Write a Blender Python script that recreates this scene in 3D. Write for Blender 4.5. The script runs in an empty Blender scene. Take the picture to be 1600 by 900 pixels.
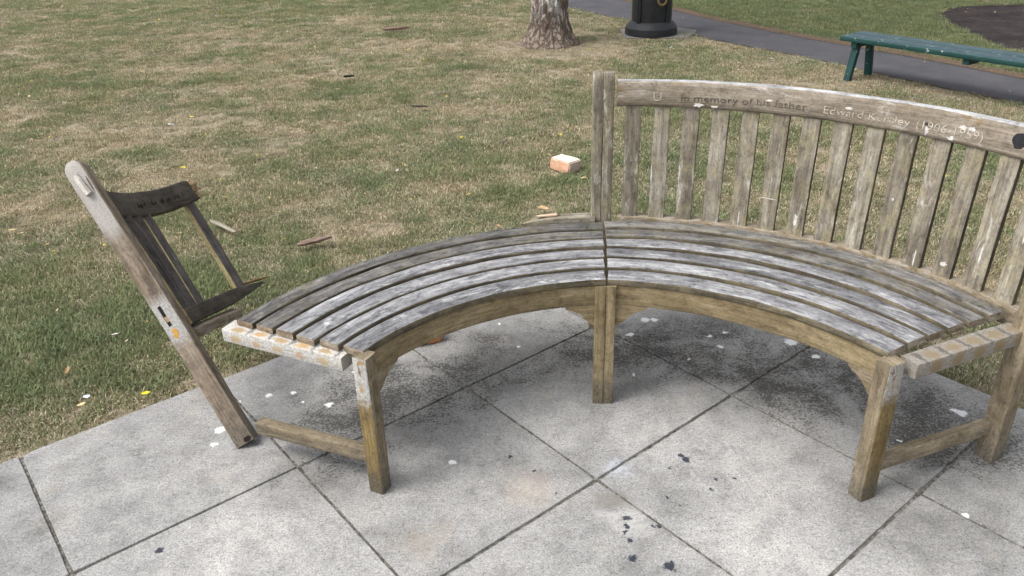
import bpy, bmesh, math, random
import numpy as np
from mathutils import Vector, Matrix, noise as mnoise

random.seed(7)
rng = np.random.default_rng(7)
scene = bpy.context.scene
col = scene.collection
R = math.radians

# ------------------------------------------------------------------ camera
PITCH, ROLL, CAM_H = 0.4760, -0.0300, 1.5
fw = Vector((0, math.cos(PITCH), -math.sin(PITCH)))
rt = Vector((1, 0, 0)); up = rt.cross(fw)
r2 = rt * math.cos(ROLL) + up * math.sin(ROLL)
u2 = -rt * math.sin(ROLL) + up * math.cos(ROLL)
cd = bpy.data.cameras.new('camera'); cam = bpy.data.objects.new('camera', cd); col.objects.link(cam)
m = Matrix((r2, u2, -fw)).transposed().to_4x4(); m.translation = (0, 0, CAM_H)
cam.matrix_world = m
cd.sensor_width = 36.0; cd.lens = 1249.8 / 1600 * 36; cd.clip_start = 0.05; cd.clip_end = 1000
scene.camera = cam

# ------------------------------------------------------------------ light
SUN_AZ, SUN_EL = 252.0, 56.0        # compass degrees (from +y, clockwise): from the left, a little in front of the bench
w = bpy.data.worlds.new('World'); scene.world = w; w.use_nodes = True
wn = w.node_tree.nodes; wl = w.node_tree.links; wn.clear()
sky = wn.new('ShaderNodeTexSky'); sky.sky_type = 'NISHITA'; sky.sun_disc = False
sky.sun_elevation = R(SUN_EL); sky.sun_rotation = R(SUN_AZ); sky.dust_density = 4.0; sky.air_density = 1.0; sky.ozone_density = 1.0
hs = wn.new('ShaderNodeHueSaturation'); hs.inputs['Saturation'].default_value = 0.2
bg = wn.new('ShaderNodeBackground'); bg.inputs['Strength'].default_value = 0.13
wo = wn.new('ShaderNodeOutputWorld')
wl.new(sky.outputs[0], hs.inputs['Color']); wl.new(hs.outputs[0], bg.inputs[0]); wl.new(bg.outputs[0], wo.inputs[0])
sd = bpy.data.lights.new('sun', 'SUN'); sd.energy = 1.25; sd.angle = R(25); sd.color = (1.0, 0.965, 0.91)
so = bpy.data.objects.new('sun', sd); col.objects.link(so)
sdir = Vector((math.sin(R(SUN_AZ)) * math.cos(R(SUN_EL)), math.cos(R(SUN_AZ)) * math.cos(R(SUN_EL)), math.sin(R(SUN_EL))))
so.rotation_euler = sdir.to_track_quat('Z', 'Y').to_euler(); so.location = sdir * 20
vs = scene.view_settings
vs.view_transform = 'Standard'; vs.look = 'None'; vs.gamma = 1.0; vs.use_curve_mapping = False; vs.exposure = 0.82

# ------------------------------------------------------------------ node helpers
class NT:
    def __init__(s, name, rough=0.8, spec=0.3):
        s.m = bpy.data.materials.new(name); s.m.use_nodes = True
        s.t = s.m.node_tree; s.t.nodes.clear()
        s.o = s.n('ShaderNodeOutputMaterial'); s.b = s.n('ShaderNodeBsdfPrincipled')
        s.b.inputs['Roughness'].default_value = rough; s.b.inputs['Specular IOR Level'].default_value = spec
        s.l(s.b.outputs[0], s.o.inputs[0])
    def n(s, t): return s.t.nodes.new(t)
    def l(s, a, b): s.t.links.new(a, b)
    def set(s, inp, v):
        if hasattr(v, 'is_linked') or isinstance(v, bpy.types.NodeSocket): s.l(v, inp)
        else:
            if isinstance(v, tuple) and len(v) == 3 and inp.type == 'RGBA': v = (*v, 1)
            inp.default_value = v
    def pos(s): return s.n('ShaderNodeNewGeometry').outputs['Position']
    def uv(s): return s.n('ShaderNodeTexCoord').outputs['UV']
    def rnd(s): return s.n('ShaderNodeObjectInfo').outputs['Random']
    def vm(s, op, a, b=None, c=None):
        x = s.n('ShaderNodeVectorMath'); x.operation = op; s.set(x.inputs[0], a)
        if b is not None: s.set(x.inputs[3] if op == 'SCALE' else x.inputs[1], b)
        return x.outputs['Value'] if op in ('LENGTH', 'DISTANCE', 'DOT_PRODUCT') else x.outputs[0]
    def noise(s, v, scale, detail=4, rough=0.55, dist=0.0, out='Fac'):
        x = s.n('ShaderNodeTexNoise'); s.l(v, x.inputs['Vector']); x.inputs['Scale'].default_value = scale
        x.inputs['Detail'].default_value = detail; x.inputs['Roughness'].default_value = rough; x.inputs['Distortion'].default_value = dist
        return x.outputs['Fac' if out == 'Fac' else 'Color']
    def vor(s, v, scale, feat='F1', out='Distance', rnd=1.0):
        x = s.n('ShaderNodeTexVoronoi'); x.feature = feat; s.l(v, x.inputs['Vector']); x.inputs['Scale'].default_value = scale
        x.inputs['Randomness'].default_value = rnd
        return x.outputs[out]
    def ramp(s, f, stops, interp='LINEAR'):
        x = s.n('ShaderNodeValToRGB'); s.l(f, x.inputs[0]); e = x.color_ramp.elements; x.color_ramp.interpolation = interp
        while len(e) < len(stops): e.new(0.5)
        for q, (p_, c_) in zip(e, stops):
            q.position = p_; q.color = (c_, c_, c_, 1) if isinstance(c_, (int, float)) else (*c_, 1)
        return x.outputs[0]
    def step(s, f, a, b):
        x = s.n('ShaderNodeMapRange'); x.interpolation_type = 'SMOOTHSTEP'; s.set(x.inputs[0], f)
        x.inputs[1].default_value = a; x.inputs[2].default_value = b
        return x.outputs[0]
    def math(s, op, a, b=0.0, clamp=False):
        x = s.n('ShaderNodeMath'); x.operation = op; x.use_clamp = clamp; s.set(x.inputs[0], a); s.set(x.inputs[1], b); return x.outputs[0]
    def mix(s, f, a, b, mode='MIX'):
        x = s.n('ShaderNodeMix'); x.data_type = 'RGBA'; x.blend_type = mode
        s.set(x.inputs[0], f); s.set(x.inputs[6], a); s.set(x.inputs[7], b); return x.outputs[2]
    def bump(s, h, strength=0.5, dist=0.002):
        x = s.n('ShaderNodeBump'); x.inputs['Strength'].default_value = strength; x.inputs['Distance'].default_value = dist
        s.l(h, x.inputs['Height']); s.l(x.outputs[0], s.b.inputs['Normal'])
    def out(s, c): s.set(s.b.inputs['Base Color'], c); return s.m

def wood(name, lo, mid, hi, grain=0.45, white=0.0, whitecol=(.62, .62, .62), lichen=0.0, lichcol=(.36, .33, .16), dark=0.0, darkcol=(.06, .058, .055),
         stain=0.0, staincol=(.2, .13, .05), scale=5.0, rough=0.85, bump=0.5, foot=False, blot=0.5):
    n = NT(name, rough, 0.22)
    off = n.math('MULTIPLY', n.rnd(), 37.0)
    cx = n.n('ShaderNodeCombineXYZ'); n.l(off, cx.inputs[0]); n.l(off, cx.inputs[1])
    uv = n.vm('ADD', n.uv(), cx.outputs[0])
    long = n.vm('MULTIPLY', uv, (3.0, 75.0, 1.0))
    g1 = n.noise(long, 1.0, 5, 0.62, 0.6)
    g2 = n.noise(n.vm('MULTIPLY', uv, (9.0, 330.0, 1.0)), 1.0, 3, 0.6, 0.3)
    patch = n.noise(n.vm('MULTIPLY', uv, (1.0, 2.2, 1.0)), scale, 6, 0.62, 0.4)
    patch2 = n.noise(n.vm('ADD', n.vm('MULTIPLY', uv, (1.0, 1.6, 1.0)), (4.2, 9.1, 0)), scale * 1.7, 5, 0.65, 0.3)
    tone = n.math('ADD', n.math('MULTIPLY', patch, 0.75), n.math('MULTIPLY', n.rnd(), 0.16))
    base = n.ramp(tone, [(0.28, lo), (0.45, mid), (0.63, hi)])
    gr = n.math('ADD', n.math('MULTIPLY', g1, 0.6), n.math('MULTIPLY', g2, 0.4))
    base = n.mix(grain, base, n.ramp(gr, [(0.37, 0.22), (0.48, 0.85), (0.6, 1.4)]), 'MULTIPLY')
    if stain: base = n.mix(n.math('MULTIPLY', n.step(patch2, .55, .68), stain), base, staincol)
    if lichen: base = n.mix(n.math('MULTIPLY', n.step(n.math('ADD', n.math('MULTIPLY', patch2, .75), n.math('MULTIPLY', g1, .25)), 0.47, 0.62), lichen), base, lichcol)
    if dark: base = n.mix(n.math('MULTIPLY', n.step(n.noise(n.vm('MULTIPLY', uv, (1.0, 3.0, 1.0)), scale * 2.1, 6, 0.7, 0.6), 0.5, 0.66), dark), base, darkcol)
    if white:
        wm = n.noise(n.vm('ADD', n.vm('MULTIPLY', uv, (1.0, 4.0, 1.0)), (17., 3., 0)), scale * 1.3, 7, 0.72, 0.8)
        base = n.mix(n.math('MULTIPLY', n.step(wm, 0.54, 0.66), white), base, whitecol)
    sp = n.noise(n.vm('MULTIPLY', uv, (.6, 1., 1.)), 170, 4, 0.6)
    base = n.mix(0.35, base, n.ramp(sp, [(0.32, 0.3), (0.48, 1.0), (0.68, 1.3)]), 'MULTIPLY')
    bl = n.noise(n.vm('MULTIPLY', uv, (.8, 1.3, 1.)), 32, 7, 0.75, .4)
    base = n.mix(blot, base, n.ramp(bl, [(0.36, 0.3), (0.47, 0.95), (0.64, 1.32)]), 'MULTIPLY')
    crk = n.step(n.noise(n.vm('MULTIPLY', uv, (2.2, 150.0, 1.0)), 1.0, 2, 0.5, 0.2), 0.30, 0.24)
    base = n.mix(n.math('MULTIPLY', crk, 0.75), base, (.035, .03, .025))
    if foot:
        sz = n.n('ShaderNodeSeparateXYZ'); n.l(n.pos(), sz.inputs[0])
        fz = n.math('ADD', sz.outputs[2], n.math('MULTIPLY', n.math('SUBTRACT', n.noise(n.pos(), 22, 5, .7), .5), .22))
        base = n.mix(n.math('MULTIPLY', n.step(fz, .15, .0), .7), base, n.ramp(sp, [(.35, (.055, .05, .042)), (.65, (.15, .135, .115))]))
    h = n.math('SUBTRACT', n.math('ADD', gr, n.math('MULTIPLY', sp, .3)), n.math('MULTIPLY', crk, .8))
    n.bump(h, bump, 0.0035)
    return n.out(base)

M = {}
M['seat_top'] = wood('silvered_seat_wood', (.095, .096, .102), (.23, .23, .24), (.40, .40, .41), grain=.55, white=.62, whitecol=(.60, .60, .61), dark=.8, darkcol=(.07, .07, .078), scale=5.0, bump=1.0, blot=.72)
M['seat_back_top'] = wood('grey_mossy_seat_wood', (.085, .082, .08), (.155, .15, .145), (.25, .24, .23), grain=.6, white=.28, whitecol=(.42, .41, .39), dark=.6, darkcol=(.065, .066, .07), lichen=.4, lichcol=(.19, .165, .09), scale=6, bump=1.0, blot=.8)
M['seat_side'] = wood('weathered_slat_edge', (.06, .052, .036), (.12, .10, .07), (.21, .18, .13), grain=.5, dark=.6, lichen=.5, lichcol=(.18, .155, .08), scale=9)
M['seat_end'] = wood('pale_slat_end', (.12, .075, .04), (.25, .20, .145), (.42, .38, .32), grain=.4, white=.5, whitecol=(.5, .48, .44), stain=.7, staincol=(.18, .085, .03), scale=16)
M['gold'] = wood('golden_brown_wood', (.15, .117, .066), (.25, .196, .112), (.345, .282, .178), grain=.45, stain=.45, staincol=(.145, .105, .052), white=.25, whitecol=(.45, .385, .28), dark=.25, darkcol=(.11, .082, .048), scale=5.5, foot=True)
M['leg'] = wood('brown_leg_wood', (.135, .108, .072), (.225, .183, .122), (.325, .272, .195), grain=.5, stain=.45, staincol=(.115, .088, .052), white=.35, whitecol=(.43, .38, .305), dark=.35, darkcol=(.085, .068, .05), scale=6, foot=True)
M['slat'] = wood('weathered_back_wood', (.155, .135, .105), (.25, .222, .178), (.375, .345, .29), grain=.55, lichen=.42, lichcol=(.355, .315, .175), white=.5, whitecol=(.62, .595, .53), dark=.5, darkcol=(.125, .10, .068), scale=6.5, bump=.7)
M['slat_edge'] = wood('dark_slat_edge', (.05, .042, .032), (.095, .08, .058), (.15, .128, .098), grain=.4, scale=6)
M['rail'] = wood('inscribed_rail_wood', (.18, .147, .108), (.29, .25, .20), (.39, .35, .295), grain=.5, white=.55, whitecol=(.58, .555, .51), stain=.6, staincol=(.25, .165, .065), dark=.35, darkcol=(.13, .108, .085), scale=5.5, bump=.7)
M['rail_top'] = wood('bleached_rail_top', (.24, .24, .245), (.46, .46, .47), (.64, .64, .65), grain=.4, white=.85, whitecol=(.80, .80, .80), dark=.45, darkcol=(.14, .14, .15), scale=5)
M['broken_dark'] = wood('blackened_broken_wood', (.030, .026, .022), (.055, .047, .040), (.095, .08, .066), grain=.5, white=.22, whitecol=(.18, .15, .12), scale=9)
M['broken_pale'] = wood('pale_split_wood', (.22, .13, .06), (.38, .25, .13), (.50, .37, .23), grain=.65, white=.3, whitecol=(.55, .45, .33), scale=14)
M['broken_face'] = wood('shaded_broken_wood', (.05, .043, .040), (.085, .075, .070), (.14, .125, .115), grain=.55, white=.25, whitecol=(.22, .21, .2), scale=7)  # dark tone carries the shade on the broad slat faces
M['broken_pale2'] = wood('bleached_tenon', (.24, .2, .17), (.38, .34, .30), (.5, .47, .43), grain=.5, scale=14)
M['broken_slat'] = wood('lichen_split_slat', (.14, .11, .06), (.26, .21, .11), (.34, .28, .15), grain=.45, dark=.3, lichen=.3, scale=6)
M['broken_post'] = wood('bleached_brown_post', (.155, .12, .085), (.245, .198, .150), (.325, .28, .228), grain=.6, white=.35, foot=True, whitecol=(.40, .375, .345), dark=.35, darkcol=(.09, .068, .052), scale=5, bump=.7)
M['cream_end'] = wood('paint_stained_pale_wood', (.25, .16, .07), (.42, .36, .29), (.58, .56, .53), grain=.3, white=.8, whitecol=(.64, .635, .625), stain=.95, staincol=(.30, .19, .08), dark=.35, darkcol=(.17, .16, .15), scale=15)
M['tan_end'] = wood('half_stained_bar_wood', (.15, .11, .055), (.27, .225, .165), (.36, .33, .285), grain=.4, white=.55, whitecol=(.45, .43, .40), stain=.8, staincol=(.20, .135, .06), dark=.4, darkcol=(.10, .09, .075), scale=15)

def painted_face(name, lo, mid, hi, paint, u0, u1, spots, ufade=.03, vmid=None):
    """bare wood with an old ragged paint / filler patch between u0 and u1 (metres along the post) and rust, varnish or painted shadow spots (u, v, ru, rv, colour)"""
    m_ = wood(name, lo, mid, hi, grain=.55, white=.3, whitecol=(.38, .35, .31), dark=.3, darkcol=(.08, .062, .045), scale=6, foot=True)
    n = NT.__new__(NT); n.m = m_; n.t = m_.node_tree
    n.o = [q for q in n.t.nodes if q.type == 'OUTPUT_MATERIAL'][0]; n.b = [q for q in n.t.nodes if q.type == 'BSDF_PRINCIPLED'][0]
    base = n.b.inputs['Base Color'].links[0].from_socket
    uv = n.uv(); sx = n.n('ShaderNodeSeparateXYZ'); n.l(uv, sx.inputs[0])
    nz = n.noise(n.vm('MULTIPLY', uv, (1, 1.6, 1)), 60, 6, .7, .3); n2 = n.noise(uv, 170, 4, .7)
    uu = n.math('ADD', sx.outputs[0], n.math('MULTIPLY', n.math('SUBTRACT', nz, .5), .09))
    msk = n.math('MULTIPLY', n.step(uu, u0 - ufade, u0 + ufade), n.step(uu, u1 + ufade, u1 - ufade))
    msk = n.math('MULTIPLY', msk, n.ramp(nz, [(.33, .35), (.5, .95)]))
    base = n.mix(msk, base, n.ramp(n2, [(.3, tuple(q * .42 for q in paint)), (.6, paint)]))
    ju = n.vm('ADD', uv, n.vm('SCALE', n.vm('SUBTRACT', n.noise(uv, 60, 6, .75, 0, 'Color'), (.5, .5, .5)), .046))
    for u_, v_, ru, rv, c_ in spots:
        d = n.vm('LENGTH', n.vm('DIVIDE', n.vm('SUBTRACT', n.vm('MULTIPLY', ju, (1, 1, 0)), (u_, v_, 0)), (ru, rv, 1)))
        base = n.mix(n.math('MULTIPLY', n.math('MULTIPLY', n.step(d, 1.25, .5), n.ramp(n2, [(.32, .45), (.55, 1.0)])), .9), base, c_)
    n.l(base, n.b.inputs['Base Color']); return m_
def flat(name, c, rough=.8, spec=.3, var=.25, sc=40, metal=0):
    n = NT(name, rough, spec)
    f = n.noise(n.pos(), sc, 5, .65)
    n.b.inputs['Metallic'].default_value = metal
    n.bump(f, .4, .002)
    return n.out(n.mix(1.0, c, n.ramp(f, [(.3, 1 - var), (.7, 1 + var)]), 'MULTIPLY'))
M['rust'] = flat('rusty_hole', (.11, .035, .012), var=.5, sc=200)
M['hole'] = flat('dark_mortise', (.012, .009, .007))
M['filler'] = flat('white_filler', (.62, .60, .57), var=.3, sc=60)
M['carve_pale'] = flat('pale_carved_lettering', (.48, .44, .38), var=.6, sc=80)
M['carve_dark'] = flat('dark_carved_lettering', (.105, .085, .065), var=.55, sc=90)
M['soot'] = flat('blackened_burn_mark', (.022, .022, .026), var=.4, sc=150)
M['orange'] = flat('orange_varnish_spot', (.50, .27, .06), var=.3, sc=150)

# ------------------------------------------------------------------ mesh helpers
def props(o, label=None, cat=None, group=None, kind=None):
    if label: o['label'] = label
    if cat: o['category'] = cat
    if group: o['group'] = group
    if kind: o['kind'] = kind
    return o
def empty(name, loc, label=None, cat=None, group=None):
    o = bpy.data.objects.new(name, None); col.objects.link(o); o.location = loc; o.empty_display_size = .1
    return props(o, label, cat, group)
def rootloc(o):
    v = Vector((0, 0, 0))
    while o is not None: v = v + Vector(o.location); o = o.parent
    return v
def mk(name, verts, faces, mats, parent=None, uvs=None, midx=None, smooth=True, cols=None):
    off = rootloc(parent) if parent else Vector((0, 0, 0))
    me = bpy.data.meshes.new(name)
    me.from_pydata([tuple(Vector(v) - off) for v in verts], [], faces)
    if not isinstance(mats, (list, tuple)): mats = [mats]
    for q in mats: me.materials.append(q)
    if uvs is not None:
        ul = me.uv_layers.new(name='UVMap'); ul.data.foreach_set('uv', np.array(uvs, dtype=np.float32).ravel())
    if midx is not None: me.polygons.foreach_set('material_index', midx)
    me.polygons.foreach_set('use_smooth', [smooth] * len(me.polygons))
    me.update()
    o = bpy.data.objects.new(name, me); col.objects.link(o)
    if parent: o.parent = parent
    return o
def rrect(w_, h_, r=.004, seg=2):
    """rounded rectangle, returns points and the side each edge belongs to (0 right, 1 top, 2 left, 3 bottom)"""
    pts, side = [], []
    for k, (sx, sy) in enumerate(((1, -1), (1, 1), (-1, 1), (-1, -1))):
        for j in range(seg + 1):
            a = R(-90 + 90 * k + 90 * j / seg)
            pts.append((sx * (w_ / 2 - r) + r * math.cos(a), sy * (h_ / 2 - r) + r * math.sin(a)))
            side.append(k if j == seg else (k if j >= seg / 2 else (k - 1) % 4))
    return pts, side
def sweep(name, frames, w_, h_, mats, parent, r=.004, side_mat=(0, 0, 0, 0), cap=0, jit=.0008, taper=None, rough_end=(0, 0), seg=2):
    """rounded board along frames [(origin, xaxis, yaxis)]; sides right(+x), top(+y), left, bottom"""
    prof, side = rrect(w_, h_, r, seg)
    n = len(prof); V, F, UV, MI = [], [], [], []
    per = [0.0]
    for i in range(n): per.append(per[-1] + math.dist(prof[i], prof[(i + 1) % n]))
    L = 0; us = []
    seed = random.random() * 100
    for k, (o, x, y) in enumerate(frames):
        o = Vector(o); x = Vector(x); y = Vector(y)
        if k: L += (o - Vector(frames[k - 1][0])).length
        us.append(L)
        sc = taper[k] if taper else (1, 1)
        t = x.cross(y).normalized()
        for i, (a, b) in enumerate(prof):
            p = o + x * a * sc[0] + y * b * sc[1]
            q = Vector((L * 9 + seed, a * 40, b * 40))
            p = p + x * jit * (mnoise.noise(q) * 2) + y * jit * (mnoise.noise(q + Vector((0, 31, 7))) * 2)
            e = rough_end[0] if k == 0 else (rough_end[1] if k == len(frames) - 1 else 0)
            if e: p = p + t * e * (random.random() - .5) * 2
            V.append(p)
    for k in range(len(frames) - 1):
        for i in range(n):
            j = (i + 1) % n
            F.append((k * n + i, k * n + j, (k + 1) * n + j, (k + 1) * n + i))
            UV += [(us[k], per[i]), (us[k], per[i + 1]), (us[k + 1], per[i + 1]), (us[k + 1], per[i])]
            MI.append(side_mat[side[i]])
    F.append(tuple(range(n - 1, -1, -1))); UV += [(prof[i][0], prof[i][1]) for i in range(n - 1, -1, -1)]; MI.append(cap)
    b0 = (len(frames) - 1) * n
    F.append(tuple(b0 + i for i in range(n))); UV += [(prof[i][0] + .3, prof[i][1]) for i in range(n)]; MI.append(cap)
    o = mk(name, V, F, mats, parent, UV, MI, True)
    me = o.data
    me.polygons[len(me.polygons) - 1].use_smooth = False; me.polygons[len(me.polygons) - 2].use_smooth = False
    o.data.set_sharp_from_angle(angle=R(50))
    return o
def bar(name, a, b, w_, h_, mats, parent, upv=(0, 0, 1), nseg=6, **k):
    a = Vector(a); b = Vector(b); t = (b - a).normalized(); x = t.cross(Vector(upv)).normalized(); y = x.cross(t).normalized()
    # frame must satisfy x cross y = t
    fr = [(a.lerp(b, i / nseg), x, y) for i in range(nseg + 1)]
    if x.cross(y).dot(t) < 0: fr = [(o, -x_, y_) for o, x_, y_ in fr]
    return sweep(name, fr, w_, h_, mats, parent, **k)
def blob(name, c, nx, ny, nz, rx, ry, th, mat, parent, n=14, irr=.3, seed=0):
    """thin irregular patch lying on a surface: centre c, axes nx, ny, normal nz"""
    rr = random.Random(seed); c = Vector(c); nx = Vector(nx).normalized(); ny = Vector(ny).normalized(); nz = Vector(nz).normalized()
    V = []
    for lay in (0, 1):
        for i in range(n):
            a = 2 * math.pi * i / n
            if lay == 0: rad = 1 + irr * (rr.random() - .5) * 2; V.append((a, rad))
    P = [c + nx * rx * q * math.cos(a) + ny * ry * q * math.sin(a) - nz * .001 for a, q in V] + [c + nx * rx * q * .9 * math.cos(a) + ny * ry * q * .9 * math.sin(a) + nz * th for a, q in V]
    F = [(i, (i + 1) % n, n + (i + 1) % n, n + i) for i in range(n)] + [tuple(range(n, 2 * n))]
    return mk(name, P, F, mat, parent, smooth=False)

# ------------------------------------------------------------------ ground, paving, path
YAW, PIT, G0 = 0.67796, 0.6074, Vector((-1.1054, 1.4434))
GA = Vector((math.cos(YAW), math.sin(YAW))); GB = Vector((math.sin(YAW), -math.cos(YAW)))
def grid(u, v, z=0.0):
    q = G0 + GA * u * PIT + GB * v * PIT; return Vector((q.x, q.y, z))
def uv_of(x, y):
    dx, dy = x - G0.x, y - G0.y
    return (dx * GA.x + dy * GA.y) / PIT, (dx * GB.x + dy * GB.y) / PIT

def lawn_soil():
    n = NT('dry_lawn_soil', .95, .1)
    p = n.pos()
    a = n.noise(p, 1.1, 6, .6, .5); b = n.noise(p, 24, 6, .7, .4); c = n.noise(p, 160, 3, .6)
    base = n.ramp(a, [(.34, (.22, .20, .12)), (.48, (.32, .275, .19)), (.64, (.42, .355, .265))])
    base = n.mix(.75, base, n.ramp(b, [(.3, .6), (.5, .98), (.7, 1.3)]), 'MULTIPLY')
    base = n.mix(.7, base, n.ramp(c, [(.3, .35), (.5, 1.0), (.7, 1.5)]), 'MULTIPLY')
    n.bump(n.math('ADD', b, c), .8, .02)
    return n.out(base)
M['lawn'] = lawn_soil()
def sheet(name, poly, z, mat, kind='structure', parent=None):
    o = mk(name, [(x, y, z) for x, y in poly], [tuple(range(len(poly)))], mat, parent, smooth=False)
    if kind and not parent: props(o, kind=kind)
    return o
g = mk('lawn_ground', [(-200, -200, -.03), (200, -200, -.03), (200, 200, -.03), (-200, 200, -.03)], [(0, 1, 2, 3)], M['lawn'], smooth=False)
props(g, 'dry patchy park lawn of mown grass around the paving', 'lawn', kind='structure')

def paving_mat():
    n = NT('weathered_concrete_slab', .92, .2)
    p = n.pos(); rnd = n.rnd()
    flatp = n.vm('MULTIPLY', p, (1, 1, 0))
    big = n.noise(flatp, 2.3, 6, .6, .4); mid = n.noise(flatp, 14, 6, .65, .3); fine = n.noise(flatp, 85, 5, .75); gr = n.noise(flatp, 210, 3, .65)
    base = n.ramp(big, [(.33, (.225, .222, .217)), (.48, (.325, .322, .317)), (.66, (.415, .408, .396))])
    base = n.mix(.8, base, n.ramp(rnd, [(0, .84), (1, 1.08)]), 'MULTIPLY')
    base = n.mix(.5, base, n.ramp(mid, [(.33, .55), (.5, 1.0), (.67, 1.24)]), 'MULTIPLY')
    base = n.mix(.75, base, n.ramp(fine, [(.3, .38), (.45, .92), (.58, 1.08), (.72, 1.5)]), 'MULTIPLY')
    base = n.mix(1.0, base, n.ramp(gr, [(.28, .3), (.45, .94), (.6, 1.14), (.75, 1.6)]), 'MULTIPLY')
    # warm faint stains
    base = n.mix(n.math('MULTIPLY', n.step(n.noise(n.vm('ADD', flatp, (5, 9, 0)), 3.1, 5, .6), .58, .72), .35), base, (.44, .37, .29))
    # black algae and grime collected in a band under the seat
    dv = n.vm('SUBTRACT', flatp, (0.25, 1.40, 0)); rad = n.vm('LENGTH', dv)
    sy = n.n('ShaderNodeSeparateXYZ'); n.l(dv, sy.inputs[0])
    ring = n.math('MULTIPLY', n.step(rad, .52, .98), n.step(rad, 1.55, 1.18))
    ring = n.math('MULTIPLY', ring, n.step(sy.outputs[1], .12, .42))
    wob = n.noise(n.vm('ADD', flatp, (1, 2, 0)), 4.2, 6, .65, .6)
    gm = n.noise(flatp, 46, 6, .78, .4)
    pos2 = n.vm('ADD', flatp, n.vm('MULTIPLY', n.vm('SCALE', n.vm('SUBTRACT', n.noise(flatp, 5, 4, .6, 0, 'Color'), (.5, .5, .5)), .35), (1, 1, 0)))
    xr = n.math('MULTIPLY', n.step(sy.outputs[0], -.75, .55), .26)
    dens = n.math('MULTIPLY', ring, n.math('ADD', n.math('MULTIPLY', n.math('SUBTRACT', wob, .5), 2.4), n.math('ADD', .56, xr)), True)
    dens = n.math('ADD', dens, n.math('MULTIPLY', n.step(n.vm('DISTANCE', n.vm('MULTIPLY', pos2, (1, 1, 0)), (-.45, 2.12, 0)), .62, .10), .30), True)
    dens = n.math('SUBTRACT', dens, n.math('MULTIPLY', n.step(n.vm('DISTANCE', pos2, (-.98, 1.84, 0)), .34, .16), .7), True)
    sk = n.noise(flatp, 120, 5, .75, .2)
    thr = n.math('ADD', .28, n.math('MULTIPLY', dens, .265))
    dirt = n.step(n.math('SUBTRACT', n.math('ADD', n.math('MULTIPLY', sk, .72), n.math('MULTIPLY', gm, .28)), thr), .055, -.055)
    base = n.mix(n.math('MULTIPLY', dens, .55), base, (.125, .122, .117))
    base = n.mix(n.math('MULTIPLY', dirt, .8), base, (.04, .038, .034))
    # loose specks everywhere
    sp = n.step(n.noise(flatp, 75, 3, .6), .32, .25); base = n.mix(n.math('MULTIPLY', sp, .7), base, (.12, .12, .12))
    h = n.math('ADD', n.math('MULTIPLY', fine, .6), n.math('MULTIPLY', gr, .5))
    n.bump(h, .55, .004)
    # white droppings, dark blue-black tar, a bluish smear, pale warm patches : (x, y, rx, colour)
    W_ = (.76, .77, .78); T_ = (.022, .026, .045)
    jit = n.vm('SCALE', n.vm('SUBTRACT', n.noise(flatp, 55, 3, .6, 0, 'Color'), (.5, .5, .5)), .034)
    pj = n.vm('ADD', flatp, n.vm('MULTIPLY', jit, (1, 1, 0)))
    drops = [(-.603, 2.129, .016), (-.812, 2.193, .012), (-.913, 2.01, .022), (-.902, 2.162, .009), (-.912, 1.938, .013), (-.734, 2.204, .011), (-.187, 1.824, .013), (-.69, 2.15, .007), (-.55, 2.32, .008),
             (.497, 2.614, .021), (.531, 2.612, .016), (.71, 2.483, .011), (.771, 2.503, .011), (.729, 2.407, .012), (.983, 2.423, .026), (1.041, 2.33, .018), (.427, 2.509, .017), (.40, 2.25, .009),
             (1.35, 1.999, .012), (1.365, 1.985, .02), (1.155, 1.55, .009), (.60, 2.33, .007), (-.05, 2.62, .008), (.02, 2.45, .006), (1.03, 1.80, .008), (1.12, 1.86, .008)]
    tar = [(.281, 1.579, .014), (.279, 1.545, .009), (.362, 1.546, .011), (.28, 1.502, .012), (.363, 1.411, .017), (.276, 1.439, .013), (.474, 1.822, .010), (.483, 1.806, .013), (.546, 1.715, .008),
           (.524, 1.679, .006), (-.915, 1.511, .014), (.268, 1.53, .007), (.345, 1.545, .008), (.60, 1.72, .006), (.43, 1.77, .006), (.05, 1.77, .006), (.10, 1.68, .005), (-.02, 1.84, .007), (.40, 1.65, .006), (.43, 1.62, .005)]
    def spots(lst):
        acc = None
        for x, y, r_ in lst:
            d = n.vm('DISTANCE', pj, (x, y, 0)); f = n.step(d, r_ * 1.05, r_ * .55)
            acc = f if acc is None else n.math('MAXIMUM', acc, f)
        return acc
    smear = n.math('MULTIPLY', n.step(n.vm('DISTANCE', pj, (.285, 1.775, 0)), .055, .005), n.step(gm, .38, .62))
    base = n.mix(n.math('MULTIPLY', smear, .8), base, (.52, .56, .66))
    pale = n.math('MULTIPLY', n.math('MULTIPLY', n.step(n.vm('DISTANCE', pos2, (.245, 1.585, 0)), .06, .02), n.step(gm, .36, .56)), .5)
    base = n.mix(pale, base, (.52, .51, .49))
    cr = n.math('MULTIPLY', n.step(n.vm('DISTANCE', n.vm('MULTIPLY', pj, (1, 1.6, 0)), (.255, 1.648 * 1.6, 0)), .075, .03), n.step(wob, .40, .52))
    base = n.mix(n.math('MULTIPLY', cr, .6), base, (.20, .185, .16))
    warm = n.step(n.vm('DISTANCE', pj, (.03, 1.70, 0)), .12, .0); base = n.mix(n.math('MULTIPLY', warm, .35), base, (.46, .37, .29))
    base = n.mix(n.math('MULTIPLY', spots(tar), .92), base, T_)
    base = n.mix(n.math('MULTIPLY', spots(drops), .9), base, W_)
    return n.out(base)
M['slab'] = paving_mat()
def joint_mat():
    n = NT('gritty_joint_soil', .95, .1); p = n.pos()
    f = n.noise(p, 70, 5, .7); return n.out(n.ramp(f, [(.3, (.04, .037, .032)), (.48, (.11, .104, .092)), (.66, (.28, .268, .245))]))
M['joint'] = joint_mat()
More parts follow.
